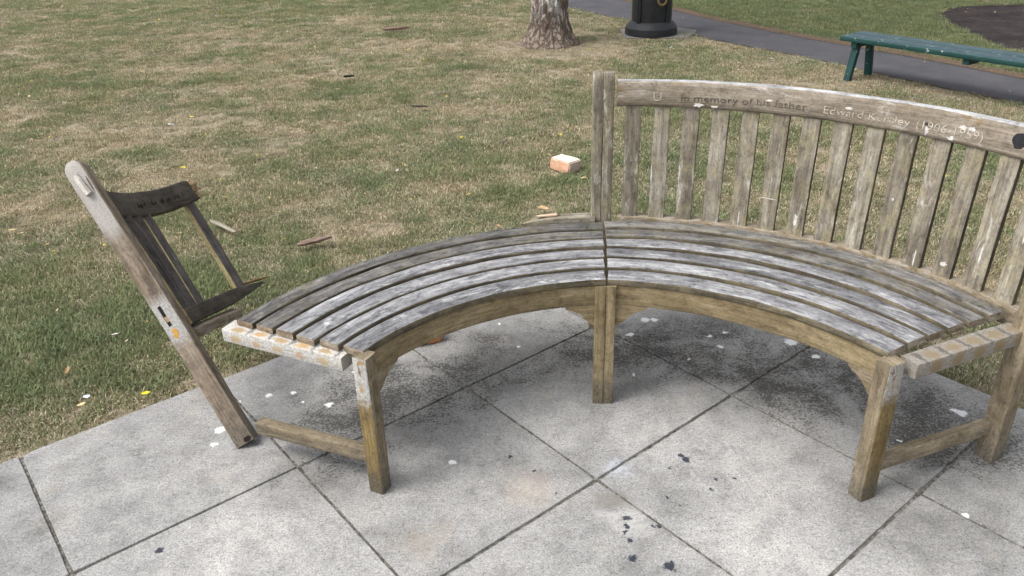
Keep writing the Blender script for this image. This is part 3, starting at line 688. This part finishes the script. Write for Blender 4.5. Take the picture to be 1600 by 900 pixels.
# ------------------------------------------------------------------ tree
def bark():
    n = NT('flaking_grey_bark', .95, .15); p = n.n('ShaderNodeTexCoord').outputs['Object']
    q = n.vm('MULTIPLY', p, (1, 1, .26))
    qd = n.vm('ADD', q, n.vm('SCALE', n.noise(p, 14, 5, .7, 0, 'Color'), .10))
    v = n.vor(qd, 21, 'DISTANCE_TO_EDGE'); ce = n.vor(qd, 21, 'F1', 'Color')
    f = n.noise(n.vm('MULTIPLY', p, (1, 1, .25)), 46, 5, .7)
    base = n.ramp(n.noise(n.vm('ADD', ce, p), 3, 3, .6), [(.35, (.17, .125, .10)), (.5, (.25, .20, .165)), (.65, (.33, .275, .235))])
    base = n.mix(.7, base, n.ramp(f, [(.3, .5), (.5, 1), (.7, 1.35)]), 'MULTIPLY')
    sz = n.n('ShaderNodeSeparateXYZ'); n.l(p, sz.inputs[0])
    peel = n.math('MULTIPLY', n.step(sz.outputs[2], .17, .45), n.step(n.noise(n.vm('MULTIPLY', p, (1, 1, .38)), 8.5, 4, .55, .4), .47, .52))
    base = n.mix(peel, base, n.ramp(f, [(.3, (.52, .49, .46)), (.7, (.74, .73, .71))]))
    crk = n.step(v, .09, .0); base = n.mix(n.math('MULTIPLY', crk, .6), base, (.07, .05, .04))
    n.bump(n.math('ADD', n.step(v, .0, .16), n.math('MULTIPLY', f, .5)), .9, .02); return n.out(base)
M['bark'] = bark()
tree = empty('tree', (.452, 8.36, -.02), 'tree trunk with flaking brown and white bark standing in the lawn', 'tree')
V, F = [], []
NA = 110
zs = [i * .006 for i in range(100)] + [.6 + .05 * i for i in range(11)] + [1.2 + .2 * i for i in range(20)]
for z in zs:
    base_r = .168 - .010 * min(z, 5) + .125 * math.exp(-z / .11) + .008 * math.exp(-z / .5)
    for k in range(NA):
        a = 2 * math.pi * k / NA; c_, s_ = math.cos(a), math.sin(a)
        fl = math.exp(-z / .10) * .055 * mnoise.noise(Vector((c_ * 2.1, s_ * 2.1, 3)))
        if z < 1:
            pl = mnoise.voronoi(Vector((c_ * 2.6 + .3 * mnoise.noise(Vector((c_ * 5, s_ * 5, z * 9))), s_ * 2.6, z * 7)))[0]
            dd = .020 * (pl[1] - pl[0]) + .010 * mnoise.noise(Vector((c_ * 9, s_ * 9, z * 10)))
            dd += .012 * math.floor(3 * (mnoise.noise(Vector((c_ * 3.3, s_ * 3.3, z * 5))) * .5 + .5)) / 3
        else: dd = .012 * mnoise.noise(Vector((c_ * 4, s_ * 4, z * 2)))
        rad = base_r + fl + dd
        V.append((.452 + rad * c_ + .02 * z * .3, 8.36 + rad * s_, z - .025))
for i in range(len(zs) - 1):
    for k in range(NA):
        j = (k + 1) % NA; F.append((i * NA + k, i * NA + j, (i + 1) * NA + j, (i + 1) * NA + k))
mk('trunk', V, F, M['bark'], tree)
def limb(a, b, ra, rb_):
    a, b = Vector(a), Vector(b); fr = []; tp = []
    t = (b - a).normalized(); x = t.cross(Vector((.3, .2, 1))).normalized(); y = t.cross(x).normalized()
    for i in range(9):
        f = i / 8; o_ = a.lerp(b, f) + Vector((0, 0, .35 * math.sin(f * 2.6) * f)); s_ = (ra + (rb_ - ra) * f) / ra
        fr.append((o_, x, y)); tp.append((s_, s_))
    if x.cross(y).dot(t) < 0: fr = [(o_, -x_, y_) for o_, x_, y_ in fr]
    sweep('limb', fr, ra * 2, ra * 2, [M['bark']], tree, r=ra * .9, taper=tp, seg=3)
cx, cy = .48, 8.36
tips = []
for k in range(9):
    a = k * 2.4; L = random.uniform(1.4, 2.2); z0 = random.uniform(3.4, 4.9)
    tip = (cx + L * math.cos(a), cy + L * math.sin(a), z0 + random.uniform(.8, 1.7)); tips.append(tip)
    limb((cx, cy, z0), tip, .06, .02)
leafm = flat('green_tree_foliage', (.06, .10, .03), .7, .2, .4, 3)
V, F = [], []
for k in range(7000):
    t = Vector(random.choice(tips)) + Vector((random.gauss(0, .5), random.gauss(0, .5), random.gauss(.1, .4)))
    e1_ = Vector((random.gauss(0, 1), random.gauss(0, 1), random.gauss(0, .5))).normalized(); e2_ = e1_.cross(Vector((random.gauss(0, 1), random.gauss(0, 1), random.gauss(0, 1)))).normalized()
    s_ = random.uniform(.03, .055); b0 = len(V)
    V += [t - e1_ * s_, t + e2_ * s_ * .5, t + e1_ * s_, t - e2_ * s_ * .5]; F.append((b0, b0 + 1, b0 + 2, b0 + 3))
mk('crown', V, F, leafm, tree, smooth=False)

# ------------------------------------------------------------------ litter bin
def lathe(name, prof, c, mat, parent, n=64, smooth=True):
    V, F = [], []
    for r_, z in prof:
        for k in range(n): a = 2 * math.pi * k / n; V.append((c[0] + r_ * math.cos(a), c[1] + r_ * math.sin(a), c[2] + z))
    for i in range(len(prof) - 1):
        for k in range(n): j = (k + 1) % n; F.append((i * n + k, i * n + j, (i + 1) * n + j, (i + 1) * n + k))
    F.append(tuple(range(n - 1, -1, -1))); F.append(tuple((len(prof) - 1) * n + k for k in range(n)))
    o = mk(name, V, F, mat, parent, smooth=smooth); o.data.set_sharp_from_angle(angle=R(35)); return o
def binmat():
    n = NT('black_gloss_bin_plastic', .38, .5); f = n.noise(n.pos(), 14, 5, .65)
    n.l(n.ramp(f, [(.3, .30), (.7, .5)]), n.b.inputs['Roughness']); return n.out(n.ramp(f, [(.3, (.006, .007, .010)), (.7, (.013, .015, .020))]))
M['bin'] = binmat()
M['bin_dust'] = flat('dusty_bin_plinth', (.018, .020, .024), .6, .4, .4, 30)
M['gold_paint'] = flat('dull_gold_emblem', (.20, .145, .06), .45, .5, .3, 60)
BNC = (1.542, 8.70, -.02)
bn = empty('litter_bin', BNC, 'black round litter bin with flared plinth beside the footpath', 'bin')
lathe('plinth', [(.268, .0), (.272, .02), (.270, .075), (.262, .085), (.235, .118), (.215, .135), (.205, .14)], BNC, M['bin_dust'], bn)
body = lathe('body', [(.205, .10), (.207, .16), (.207, .86), (.20, .90)], BNC, M['bin'], bn)
for k in range(4):
    a = R(222 + 90 * k)
    bar('corner_column', (BNC[0] + .205 * math.cos(a), BNC[1] + .205 * math.sin(a), .10), (BNC[0] + .205 * math.cos(a), BNC[1] + .205 * math.sin(a), .86), .05, .035, [M['bin']], bn, upv=(math.cos(a), math.sin(a), 0), r=.006)
lathe('hood', [(.225, .88), (.232, .90), (.232, .94), (.215, 1.06), (.17, 1.16), (.09, 1.215), (.03, 1.23)], BNC, M['bin'], bn)
for k in range(2):
    a = R(262 + 180 * k); nn = Vector((math.cos(a), math.sin(a), 0)); tt = Vector((-nn.y, nn.x, 0))
    blob('slot', Vector(BNC) + nn * .236 + Vector((0, 0, .97)), tt, (0, 0, 1), nn, .11, .045, .002, M['hole'], bn, n=20, irr=0)
a = R(289); nn = Vector((math.cos(a), math.sin(a), 0)); tt = Vector((-nn.y, nn.x, 0)); V, F = [], []
for k in range(36):
    b_ = 2 * math.pi * k / 36
    for rr, hh in ((.036, .0), (.036, .006), (.046, .008), (.058, .006), (.058, .0)):
        V.append(Vector(BNC) + nn * (.2055 + hh) + (tt * math.cos(b_) + Vector((0, 0, 1)) * math.sin(b_)) * rr + Vector((0, 0, .358)))
for k in range(36):
    j = (k + 1) % 36
    for q in range(4): F.append((k * 5 + q, j * 5 + q, j * 5 + q + 1, k * 5 + q + 1))
mk('emblem', V, F, M['gold_paint'], bn)
M['pad'] = flat('bin_base_concrete', (.20, .19, .175), .9, .2, .3, 50)
pd = mk('concrete_pad', [(BNC[0] + x, BNC[1] + y, z) for z in (-.03, -.021 + .004) for x, y in ((-.30, -.22), (.33, -.30), (.52, .12), (.3, .36), (-.28, .34))],
   [(4, 3, 2, 1, 0), (5, 6, 7, 8, 9)] + [(i, (i + 1) % 5, 5 + (i + 1) % 5, 5 + i) for i in range(5)], M['pad'], smooth=False)
props(pd, 'small concrete pad under the black litter bin', 'pad', kind='structure')

# ------------------------------------------------------------------ green bench
def greenpaint():
    n = NT('chipped_green_paint', .55, .35); p = n.pos()
    f = n.noise(p, 5, 5, .6); ch = n.noise(n.vm('MULTIPLY', p, (1, 1, 1)), 17, 7, .78, .5); g_ = n.noise(p, 120, 3, .6)
    c = n.ramp(f, [(.3, (.006, .036, .036)), (.7, (.012, .060, .055))]); c = n.mix(.4, c, n.ramp(g_, [(.3, .6), (.7, 1.3)]), 'MULTIPLY')
    c = n.mix(n.step(ch, .61, .645), c, (.42, .47, .46)); n.bump(ch, .3, .002); return n.out(c)
def greentop():
    n = NT('faded_green_paint', .5, .4); p = n.pos()
    f = n.noise(p, 7, 5, .65); ch = n.noise(p, 34, 6, .72, .3)
    c = n.ramp(f, [(.3, (.016, .045, .055)), (.7, (.035, .080, .095))]); c = n.mix(n.step(ch, .61, .66), c, (.45, .52, .52)); n.bump(ch, .3, .002); return n.out(c)
M['green'] = greenpaint(); M['greentop'] = greentop()
gb = empty('park_bench', (2.74, 6.5, -.03), 'low backless bench in chipped dark green paint beside the footpath', 'bench')
d_ = Vector((.569, -.822, 0)); q_ = Vector((.822, .569, 0)); ga = Vector((2.655, 6.50, 0)); ZG = .305
for k in range(2):
    o_ = ga + q_ * (.0785 + .158 * k)
    bar('plank', o_ + Vector((0, 0, ZG - .018)), o_ + d_ * 2.0 + Vector((0, 0, ZG - .018)), .154, .036, [M['green'], M['greentop']], gb, r=.005, side_mat=(0, 1, 0, 0), nseg=10)
for e in (.115, 1.0, 1.85):
    for s_ in (0, 1):
        tp_ = ga + d_ * e + q_ * (.075 + .165 * s_) + Vector((0, 0, ZG - .037)); ft = ga + d_ * e + q_ * (.01 + .285 * s_) + Vector((0, 0, -.04))
        if e == 1.0: continue
        bar('leg', ft, tp_, .042, .052, [M['green']], gb, upv=d_, r=.004)
    o_ = ga + d_ * e + Vector((0, 0, ZG - .058))
    bar('crossbar', o_ + q_ * .02, o_ + q_ * .295, .045, .040, [M['green']], gb, r=.004)

# ------------------------------------------------------------------ bricks and splinters
def brickmat(name, lo, hi, topc):
    n = NT(name, .92, .15); p = n.pos(); f = n.noise(p, 60, 5, .7); b = n.noise(p, 18, 4, .6)
    c = n.ramp(b, [(.3, lo), (.7, hi)]); c = n.mix(n.step(n.noise(p, 25, 5, .65), .5, .66), c, topc); c = n.mix(.5, c, n.ramp(f, [(.3, .7), (.7, 1.2)]), 'MULTIPLY'); n.bump(f, .6, .004); return n.out(c)
def brick(name, c, ang, L, W_, H_, mats, label, seed, chip=.006, split=True):
    rr = random.Random(seed); bm = bmesh.new(); bmesh.ops.create_cube(bm, size=1)
    for v in bm.verts: v.co = Vector((v.co.x * L, v.co.y * W_, (v.co.z + .5) * H_))
    bmesh.ops.bevel(bm, geom=bm.edges[:], offset=.006, segments=2, affect='EDGES')
    bmesh.ops.subdivide_edges(bm, edges=[e for e in bm.edges if e.calc_length() > .03], cuts=6, use_grid_fill=True)
    for v in bm.verts:
        q = v.co * 22 + Vector((seed, 0, 0)); v.co += Vector((mnoise.noise(q), mnoise.noise(q + Vector((9, 0, 0))), mnoise.noise(q + Vector((0, 9, 0))))) * chip
        if v.co.z < .004: v.co.z = 0
    me = bpy.data.meshes.new(name); bm.to_mesh(me); bm.free()
    for q in mats: me.materials.append(q)
    if len(mats) > 1:
        for pg in me.polygons: pg.material_index = 1 if pg.normal.z > .6 else (2 if pg.normal.x > .6 and len(mats) > 2 else 0)  # lit top and shaded end picked by face direction
    o = bpy.data.objects.new(name, me); col.objects.link(o); o.location = c; o.rotation_euler = (0, 0, ang)
    return props(o, label, 'brick')
bm1 = brickmat('peach_brick', (.60, .34, .22), (.68, .42, .29), (.66, .50, .40)); bm2 = brickmat('lit_brick_top', (.66, .57, .46), (.78, .71, .60), (.80, .74, .64)); bm3 = brickmat('shaded_brick_end', (.46, .32, .28), (.55, .42, .37), (.56, .48, .42))  # top paler, right end darker: light and shade put into the brick colours
brick('brick', (.330, 4.43, -.024), R(-47), .150, .100, .070, [bm1, bm2, bm3], 'pale peach brick lying alone on the dry grass', 3)
bm4 = brickmat('orange_brick', (.50, .21, .09), (.60, .28, .14), (.60, .36, .22))
brick('brick', (-.318, 2.520, .0), R(24), .090, .085, .062, [bm4], 'orange brick fragment on the paving under the bare bench seat', 9, .008)
def splinter(name, a, b, w_, h_, mats, label, cat, seed, tp=None):
    random.seed(seed); a, b = Vector(a), Vector(b); n = 8
    tp = tp or [(random.uniform(.3, .8), .6), (random.uniform(.7, 1), .9), (1, 1), (random.uniform(.8, 1.1), 1), (random.uniform(.8, 1.1), .9), (random.uniform(.8, 1.1), 1), (random.uniform(.7, 1), .9), (random.uniform(.6, .9), .8), (random.uniform(.3, .7), .5)]
    o = bar(name, a, b, w_, h_, mats, None, nseg=n, r=min(w_, h_) * .12, taper=tp, jit=.002, rough_end=(.008, .008)); return props(o, label, cat)
M['splint_brown'] = wood('brown_wood_splinter', (.12, .08, .06), (.18, .125, .095), (.25, .185, .15), scale=12)
M['splint_grey'] = wood('grey_wood_splinter', (.20, .18, .14), (.28, .255, .205), (.35, .32, .265), scale=12)
M['splint_pale'] = wood('peach_wood_chip', (.34, .22, .14), (.46, .33, .23), (.56, .43, .32), scale=12)
splinter('wood_splinter', (-.985, 3.385, .012), (-.845, 3.455, .018), .045, .012, [M['splint_brown']], 'reddish brown wood splinter on the grass left of the bare seat', 'splinter', 3)
splinter('wood_splinter', (-1.49, 3.72, .012), (-1.325, 3.56, .012), .026, .009, [M['splint_grey']], 'thin grey wood splinter on the grass behind the broken bench end', 'splinter', 4)
splinter('wood_splinter', (-1.34, 9.26, .012), (-1.07, 9.33, .018), .075, .025, [M['splint_brown']], 'brown piece of wood lying far off on the lawn, left of the tree', 'splinter', 5)
splinter('wood_splinter', (-1.385, 6.93, .012), (-1.30, 6.94, .012), .04, .012, [M['hole']], 'small black chip of wood in the middle of the lawn', 'splinter', 6)
splinter('wood_splinter', (-.70, 5.86, .012), (-.58, 5.84, .010), .022, .009, [M['broken_dark']], 'narrow dark stick on the lawn left of the peach brick', 'splinter', 7)
splinter('wood_splinter', (.095, 2.562, .4535), (.165, 2.574, .4535), .020, .005, [M['splint_pale']], 'fresh orange wood chip on the broken rear rail of the bare seat', 'splinter', 8)
splinter('wood_splinter', (-.02, 2.72, .012), (.06, 2.70, .014), .012, .004, [M['cream_end']], 'thin white sliver of wood in the grass behind the bare seat', 'splinter', 9)
random.seed(11)

# ------------------------------------------------------------------ grass
def inpoly(px, py, poly):
    ins = np.zeros(len(px), bool); n = len(poly); j = n - 1
    for i in range(n):
        xi, yi = poly[i]; xj, yj = poly[j]
        c_ = ((yi > py) != (yj > py)) & (px < (xj - xi) * (py - yi) / (yj - yi + 1e-12) + xi); ins ^= c_; j = i
    return ins
def vnoise(x, y, seed):
    g_ = np.random.default_rng(seed).random((128, 128))
    def smp(x, y):
        xi = np.floor(x).astype(int); yi = np.floor(y).astype(int); fx = x - xi; fy = y - yi
        fx = fx * fx * (3 - 2 * fx); fy = fy * fy * (3 - 2 * fy); a = lambda i, j: g_[(xi + i) % 128, (yi + j) % 128]
        return (a(0, 0) * (1 - fx) + a(1, 0) * fx) * (1 - fy) + (a(0, 1) * (1 - fx) + a(1, 1) * fx) * fy
    return smp(x, y) * .5 + smp(x * 2.03 + 7, y * 2.03 + 3) * .27 + smp(x * 4.1 + 1, y * 4.1 + 9) * .15 + smp(x * 8.3, y * 8.3) * .08 - .5
def greenness(x, y):
    gz = .43 + .62 * vnoise(x * .9 + 20, y * .75 + 5, 1) + .95 * vnoise(x * 2.7 + 3, y * 3.4, 2) + .9 * vnoise(x * 8 + 3, y * 9, 5)
    gz += .50 * np.exp(-(((x + 1.7) / .9) ** 2 + ((y - 2.7) / .7) ** 2)) + .12 * np.exp(-(((x + .9) / .6) ** 2 + ((y - 3.3) / .5) ** 2))
    gz -= .75 * np.exp(-(((x - .45) / .75) ** 2 + ((y - 8.1) / .55) ** 2)) + .3 * np.exp(-(((x - 2.8) / .7) ** 2 + ((y - 6.3) / .4) ** 2))
    gz += np.where(farside(x, y), .62, 0.0)
    gz += .25 * np.exp(-(((x + 2.5) / 3) ** 2 + ((y - 11.5) / 1.2) ** 2))
    return gz
def farside(x, y):
    fx = np.interp(y, [q[1] for q in FAR], [q[0] for q in FAR]); return x > fx
def mktuft(name, green, seed, nb, spread, hmin, hmax, wid):
    q = np.random.default_rng(seed); V, F, C = [], [], []
    for i in range(nb):
        isg = q.random() < green
        r_ = spread * math.sqrt(q.random()); a = q.random() * 6.283; bx, by = r_ * math.cos(a), r_ * math.sin(a)
        h = q.uniform(hmin, hmax) * (1 if isg else .95); lean = q.uniform(.3, 1.25) if isg else q.uniform(.7, 1.5)
        az = q.random() * 6.283; dx, dy = math.cos(az), math.sin(az); wv = wid * q.uniform(.7, 1.3) / 2
        sx, sy = -dy * wv, dx * wv
        if isg: c_ = np.array((.185, .230, .122)) * q.uniform(.65, 1.4) + np.array((.075, .05, .025)) * q.random()
        else:
            c_ = np.array((.60, .525, .39)) * q.uniform(.5, 1.35)
            if q.random() < .3: c_ = np.array((.30, .23, .155)) * q.uniform(.6, 1.2)
        b0 = len(V); l1, l2 = lean * .55, min(lean * 1.15, 1.52)
        m1 = (bx + dx * h * .5 * math.sin(l1), by + dy * h * .5 * math.sin(l1), h * .5 * math.cos(l1))
        m2 = (m1[0] + dx * h * .5 * math.sin(l2), m1[1] + dy * h * .5 * math.sin(l2), m1[2] + h * .5 * math.cos(l2))
        V += [(bx - sx, by - sy, -.004), (bx + sx, by + sy, -.004), (m1[0] + sx * .85, m1[1] + sy * .85, m1[2]), (m1[0] - sx * .85, m1[1] - sy * .85, m1[2]), m2]
        F += [(b0, b0 + 1, b0 + 2, b0 + 3), (b0 + 3, b0 + 2, b0 + 4)]; C += [(*c_, 1)] * 5
    me = bpy.data.meshes.new(name); me.from_pydata(V, [], F); me.materials.append(M['blade'])
    at = me.color_attributes.new('col', 'FLOAT_COLOR', 'POINT'); at.data.foreach_set('color', np.array(C, dtype=np.float32).ravel())
    return bpy.data.objects.new(name, me)
def blademat():
    n = NT('grass_blade', .75, .15)
    a = n.n('ShaderNodeAttribute'); a.attribute_name = 'col'
    c = n.mix(1.0, a.outputs[0], n.ramp(n.rnd(), [(0, .72), (1, 1.22)]), 'MULTIPLY')
    pz = n.noise(n.pos(), 1.6, 4, .6); c = n.mix(.5, c, n.ramp(pz, [(.35, (.85, .95, .9)), (.65, (1.15, 1.05, .95))]), 'MULTIPLY')
    n.set(n.b.inputs['Base Color'], c)
    tr = n.n('ShaderNodeBsdfTranslucent'); n.l(c, tr.inputs[0]); mx = n.n('ShaderNodeMixShader'); mx.inputs[0].default_value = .28
    n.l(n.b.outputs[0], mx.inputs[1]); n.l(tr.outputs[0], mx.inputs[2]); n.l(mx.outputs[0], n.o.inputs[0]); return n.m
M['blade'] = blademat()
LEV = 6; VAR = 2; tufts = []
for k in range(LEV):
    for v in range(VAR):
        tufts.append(mktuft('grass_tuft', .04 + .9 * k / (LEV - 1), 100 + k * 7 + v, 46, .055, .012, .026 + .010 * k / LEV, .0030))
NP = 0; PX, PY = [], []
for y0, y1, x0, x1, dens in ((.9, 3.2, -3.6, 3.6, 900), (3.2, 5, -4.2, 5.2, 800), (5, 7.5, -5.2, 7.2, 560), (7.5, 10, -6.4, 9.0, 420), (10, 14.5, -8.0, 10.5, 300)):
    cnt = int((y1 - y0) * (x1 - x0) * dens); PX.append(rng.uniform(x0, x1, cnt)); PY.append(rng.uniform(y0, y1, cnt))
PX = np.concatenate(PX); PY = np.concatenate(PY)
UU = ((PX - G0.x) * GA.x + (PY - G0.y) * GA.y) / PIT; VV = ((PX - G0.x) * GB.x + (PY - G0.y) * GB.y) / PIT
edge_d = np.maximum(UU - UMAX, VMIN - VV) * PIT
keep = (edge_d > .012)
keep &= ~inpoly(PX, PY, PATH); keep &= ~inpoly(PX, PY, SOIL)
fxv = np.interp(PY, [q[1] for q in FAR], [q[0] for q in FAR]); keep &= ~((PX > fxv) & (PX < fxv + .13 + .05 * vnoise(PX * 4, PY * 4, 8)) & (rng.random(len(PX)) < .85))
keep &= ~(((PX - BNC[0]) ** 2 + (PY - BNC[1]) ** 2) < .34 ** 2)
keep &= ~(((PX - .452) ** 2 + (PY - 8.36) ** 2) < .27 ** 2)
keep &= ~((np.abs(PX - .33) < .07) & (np.abs(PY - 4.43) < .06))
GZ = greenness(PX, PY) + rng.normal(0, .10, len(PX)) - np.where(edge_d < .07, .45 * (1 - edge_d / .07), 0)
keep &= rng.random(len(PX)) < np.clip(.45 + GZ * 1.2, .35, 1)
PX, PY, GZ, edge_d = PX[keep], PY[keep], np.clip(GZ[keep], 0, 1), edge_d[keep]
far_ = np.clip((PY - 3) / 9, 0, 1)
kid = (np.clip((GZ * LEV).astype(int), 0, LEV - 1) * VAR + rng.integers(0, VAR, len(PX))).astype(np.int32)
scl = (rng.uniform(.7, 1.15, len(PX)) * (.78 + .4 * GZ) * (1 + .25 * far_) * np.where(edge_d < .05, .65, 1)).astype(np.float32)
rot = rng.uniform(0, 6.283, len(PX)).astype(np.float32)
me = bpy.data.meshes.new('grass'); me.vertices.add(len(PX))
me.vertices.foreach_set('co', np.stack([PX, PY, np.full(len(PX), -.029)], 1).astype(np.float32).ravel())
for nm, tp_, ar in (('kid', 'INT', kid), ('scl', 'FLOAT', scl), ('rot', 'FLOAT', rot)):
    me.attributes.new(nm, tp_, 'POINT').data.foreach_set('value', ar)
me.update()
go = bpy.data.objects.new('grass', me); col.objects.link(go); me.materials.append(M['blade'])
props(go, 'short mown grass, green and straw coloured, growing over the lawn', 'grass', kind='stuff')
ng = bpy.data.node_groups.new('grass_scatter', 'GeometryNodeTree')
ng.interface.new_socket('Geometry', in_out='INPUT', socket_type='NodeSocketGeometry'); ng.interface.new_socket('Geometry', in_out='OUTPUT', socket_type='NodeSocketGeometry')
gi = ng.nodes.new('NodeGroupInput'); gout = ng.nodes.new('NodeGroupOutput'); jn = ng.nodes.new('GeometryNodeJoinGeometry')
def nattr(nm, dt):
    a = ng.nodes.new('GeometryNodeInputNamedAttribute'); a.data_type = dt; a.inputs[0].default_value = nm; return a.outputs[0]
ak, as_, ar_ = nattr('kid', 'INT'), nattr('scl', 'FLOAT'), nattr('rot', 'FLOAT')
cxyz = ng.nodes.new('ShaderNodeCombineXYZ'); ng.links.new(ar_, cxyz.inputs[2])
e2r = ng.nodes.new('FunctionNodeEulerToRotation'); ng.links.new(cxyz.outputs[0], e2r.inputs[0])
for k, t in enumerate(tufts):
    cmp_ = ng.nodes.new('FunctionNodeCompare'); cmp_.data_type = 'INT'; cmp_.operation = 'EQUAL'
    ii = [s for s in cmp_.inputs if s.type == 'INT']; ng.links.new(ak, ii[0]); ii[1].default_value = k
    oi = ng.nodes.new('GeometryNodeObjectInfo'); oi.inputs['Object'].default_value = t; oi.inputs['As Instance'].default_value = True
    ins = ng.nodes.new('GeometryNodeInstanceOnPoints')
    ng.links.new(gi.outputs[0], ins.inputs['Points']); ng.links.new(cmp_.outputs[0], ins.inputs['Selection']); ng.links.new(oi.outputs['Geometry'], ins.inputs['Instance'])
    ng.links.new(e2r.outputs[0], ins.inputs['Rotation']); ng.links.new(as_, ins.inputs['Scale']); ng.links.new(ins.outputs[0], jn.inputs[0])
ng.links.new(jn.outputs[0], gout.inputs[0])
md = go.modifiers.new('scatter', 'NODES'); md.node_group = ng
print('grass tufts', len(PX))

# ------------------------------------------------------------------ fallen leaves
def leafmat():
    n = NT('fallen_leaf', .7, .25); a = n.n('ShaderNodeAttribute'); a.attribute_name = 'col'
    return n.out(n.mix(.6, a.outputs[0], n.ramp(n.noise(n.pos(), 90, 4, .6), [(.3, .6), (.7, 1.3)]), 'MULTIPLY'))
M['leaf'] = leafmat()
def leafgeo(V, F, C, c, s_, col_, q):
    az = q.random() * 6.283; ax = Vector((math.cos(az), math.sin(az), q.uniform(-.25, .25))); ay = Vector((-math.sin(az), math.cos(az), q.uniform(-.25, .25))); b0 = len(V)
    out = [(-1, 0, .1), (-.5, .38, .0), (.1, .5, .05), (.6, .33, .02), (1.05, 0, .18), (.55, -.35, 0), (.05, -.48, .06), (-.55, -.33, .02)]
    cz = q.uniform(-.1, .35)
    for a, b, z in out: V.append(Vector(c) + (ax * a * q.uniform(.85, 1.15) + ay * b * q.uniform(.7, 1.2)) * s_ + Vector((0, 0, (z + cz * b * b * 2) * s_)))
    V.append(Vector(c) + Vector((0, 0, -.06 * s_)))
    F += [(b0 + 8, b0 + i, b0 + (i + 1) % 8) for i in range(8)]; C += [(*col_, 1)] * 9
LC = [(.55, .40, .12), (.58, .46, .24), (.46, .30, .15), (.62, .52, .33), (.36, .22, .11), (.62, .48, .05)]
def leafobj(name, V, F, C):
    o = mk(name, V, F, M['leaf'], smooth=False); at = o.data.color_attributes.new('col', 'FLOAT_COLOR', 'POINT'); at.data.foreach_set('color', np.array(C, dtype=np.float32).ravel()); return o
V, F, C = [], [], []
q = np.random.default_rng(21); cnt = 0
while cnt < 430:
    y = 1.6 + 11.5 * q.random() ** 1.1; x = q.uniform(-.72, .72) * (y + 1)
    u_, v_ = uv_of(x, y)
    if u_ < UMAX + .03 and v_ > VMIN - .03: continue
    leafgeo(V, F, C, (x, y, .008), q.uniform(.008, .021) * (.8 + y * .03), LC[q.integers(0, len(LC))] if q.random() > .08 else (.6, .6, .58), q); cnt += 1
props(leafobj('fallen_leaves', V, F, C), 'small yellow and tan fallen leaves and bits scattered over the lawn', 'leaves', kind='stuff')
for x, y, z, s_, cc, lab in ((.166, 3.75, .012, .034, (.52, .36, .20), 'curled tan fallen leaf in the grass just behind the bench joint'),
                             (-1.225, 2.215, .008, .016, (.70, .55, .03), 'bright yellow leaf at the lawn edge beside the leaning post'),
                             (-1.50, 2.62, .004, .015, (.62, .60, .56), 'white scrap on the grass left of the leaning post'),
                             (-1.419, 2.21, .004, .016, (.6, .68, .72), 'crumpled white litter on the grass near the left paving edge'),
                             (-2.36, 5.55, .010, .030, (.70, .72, .80), 'pale bluish litter scrap far left on the lawn')):
    V, F, C = [], [], []; leafgeo(V, F, C, (x, y, z), s_, cc, q)
    nm = 'fallen_leaf' if 'leaf' in lab else 'litter_scrap'
    props(leafobj(nm, V, F, C), lab, 'leaf' if nm == 'fallen_leaf' else 'litter')
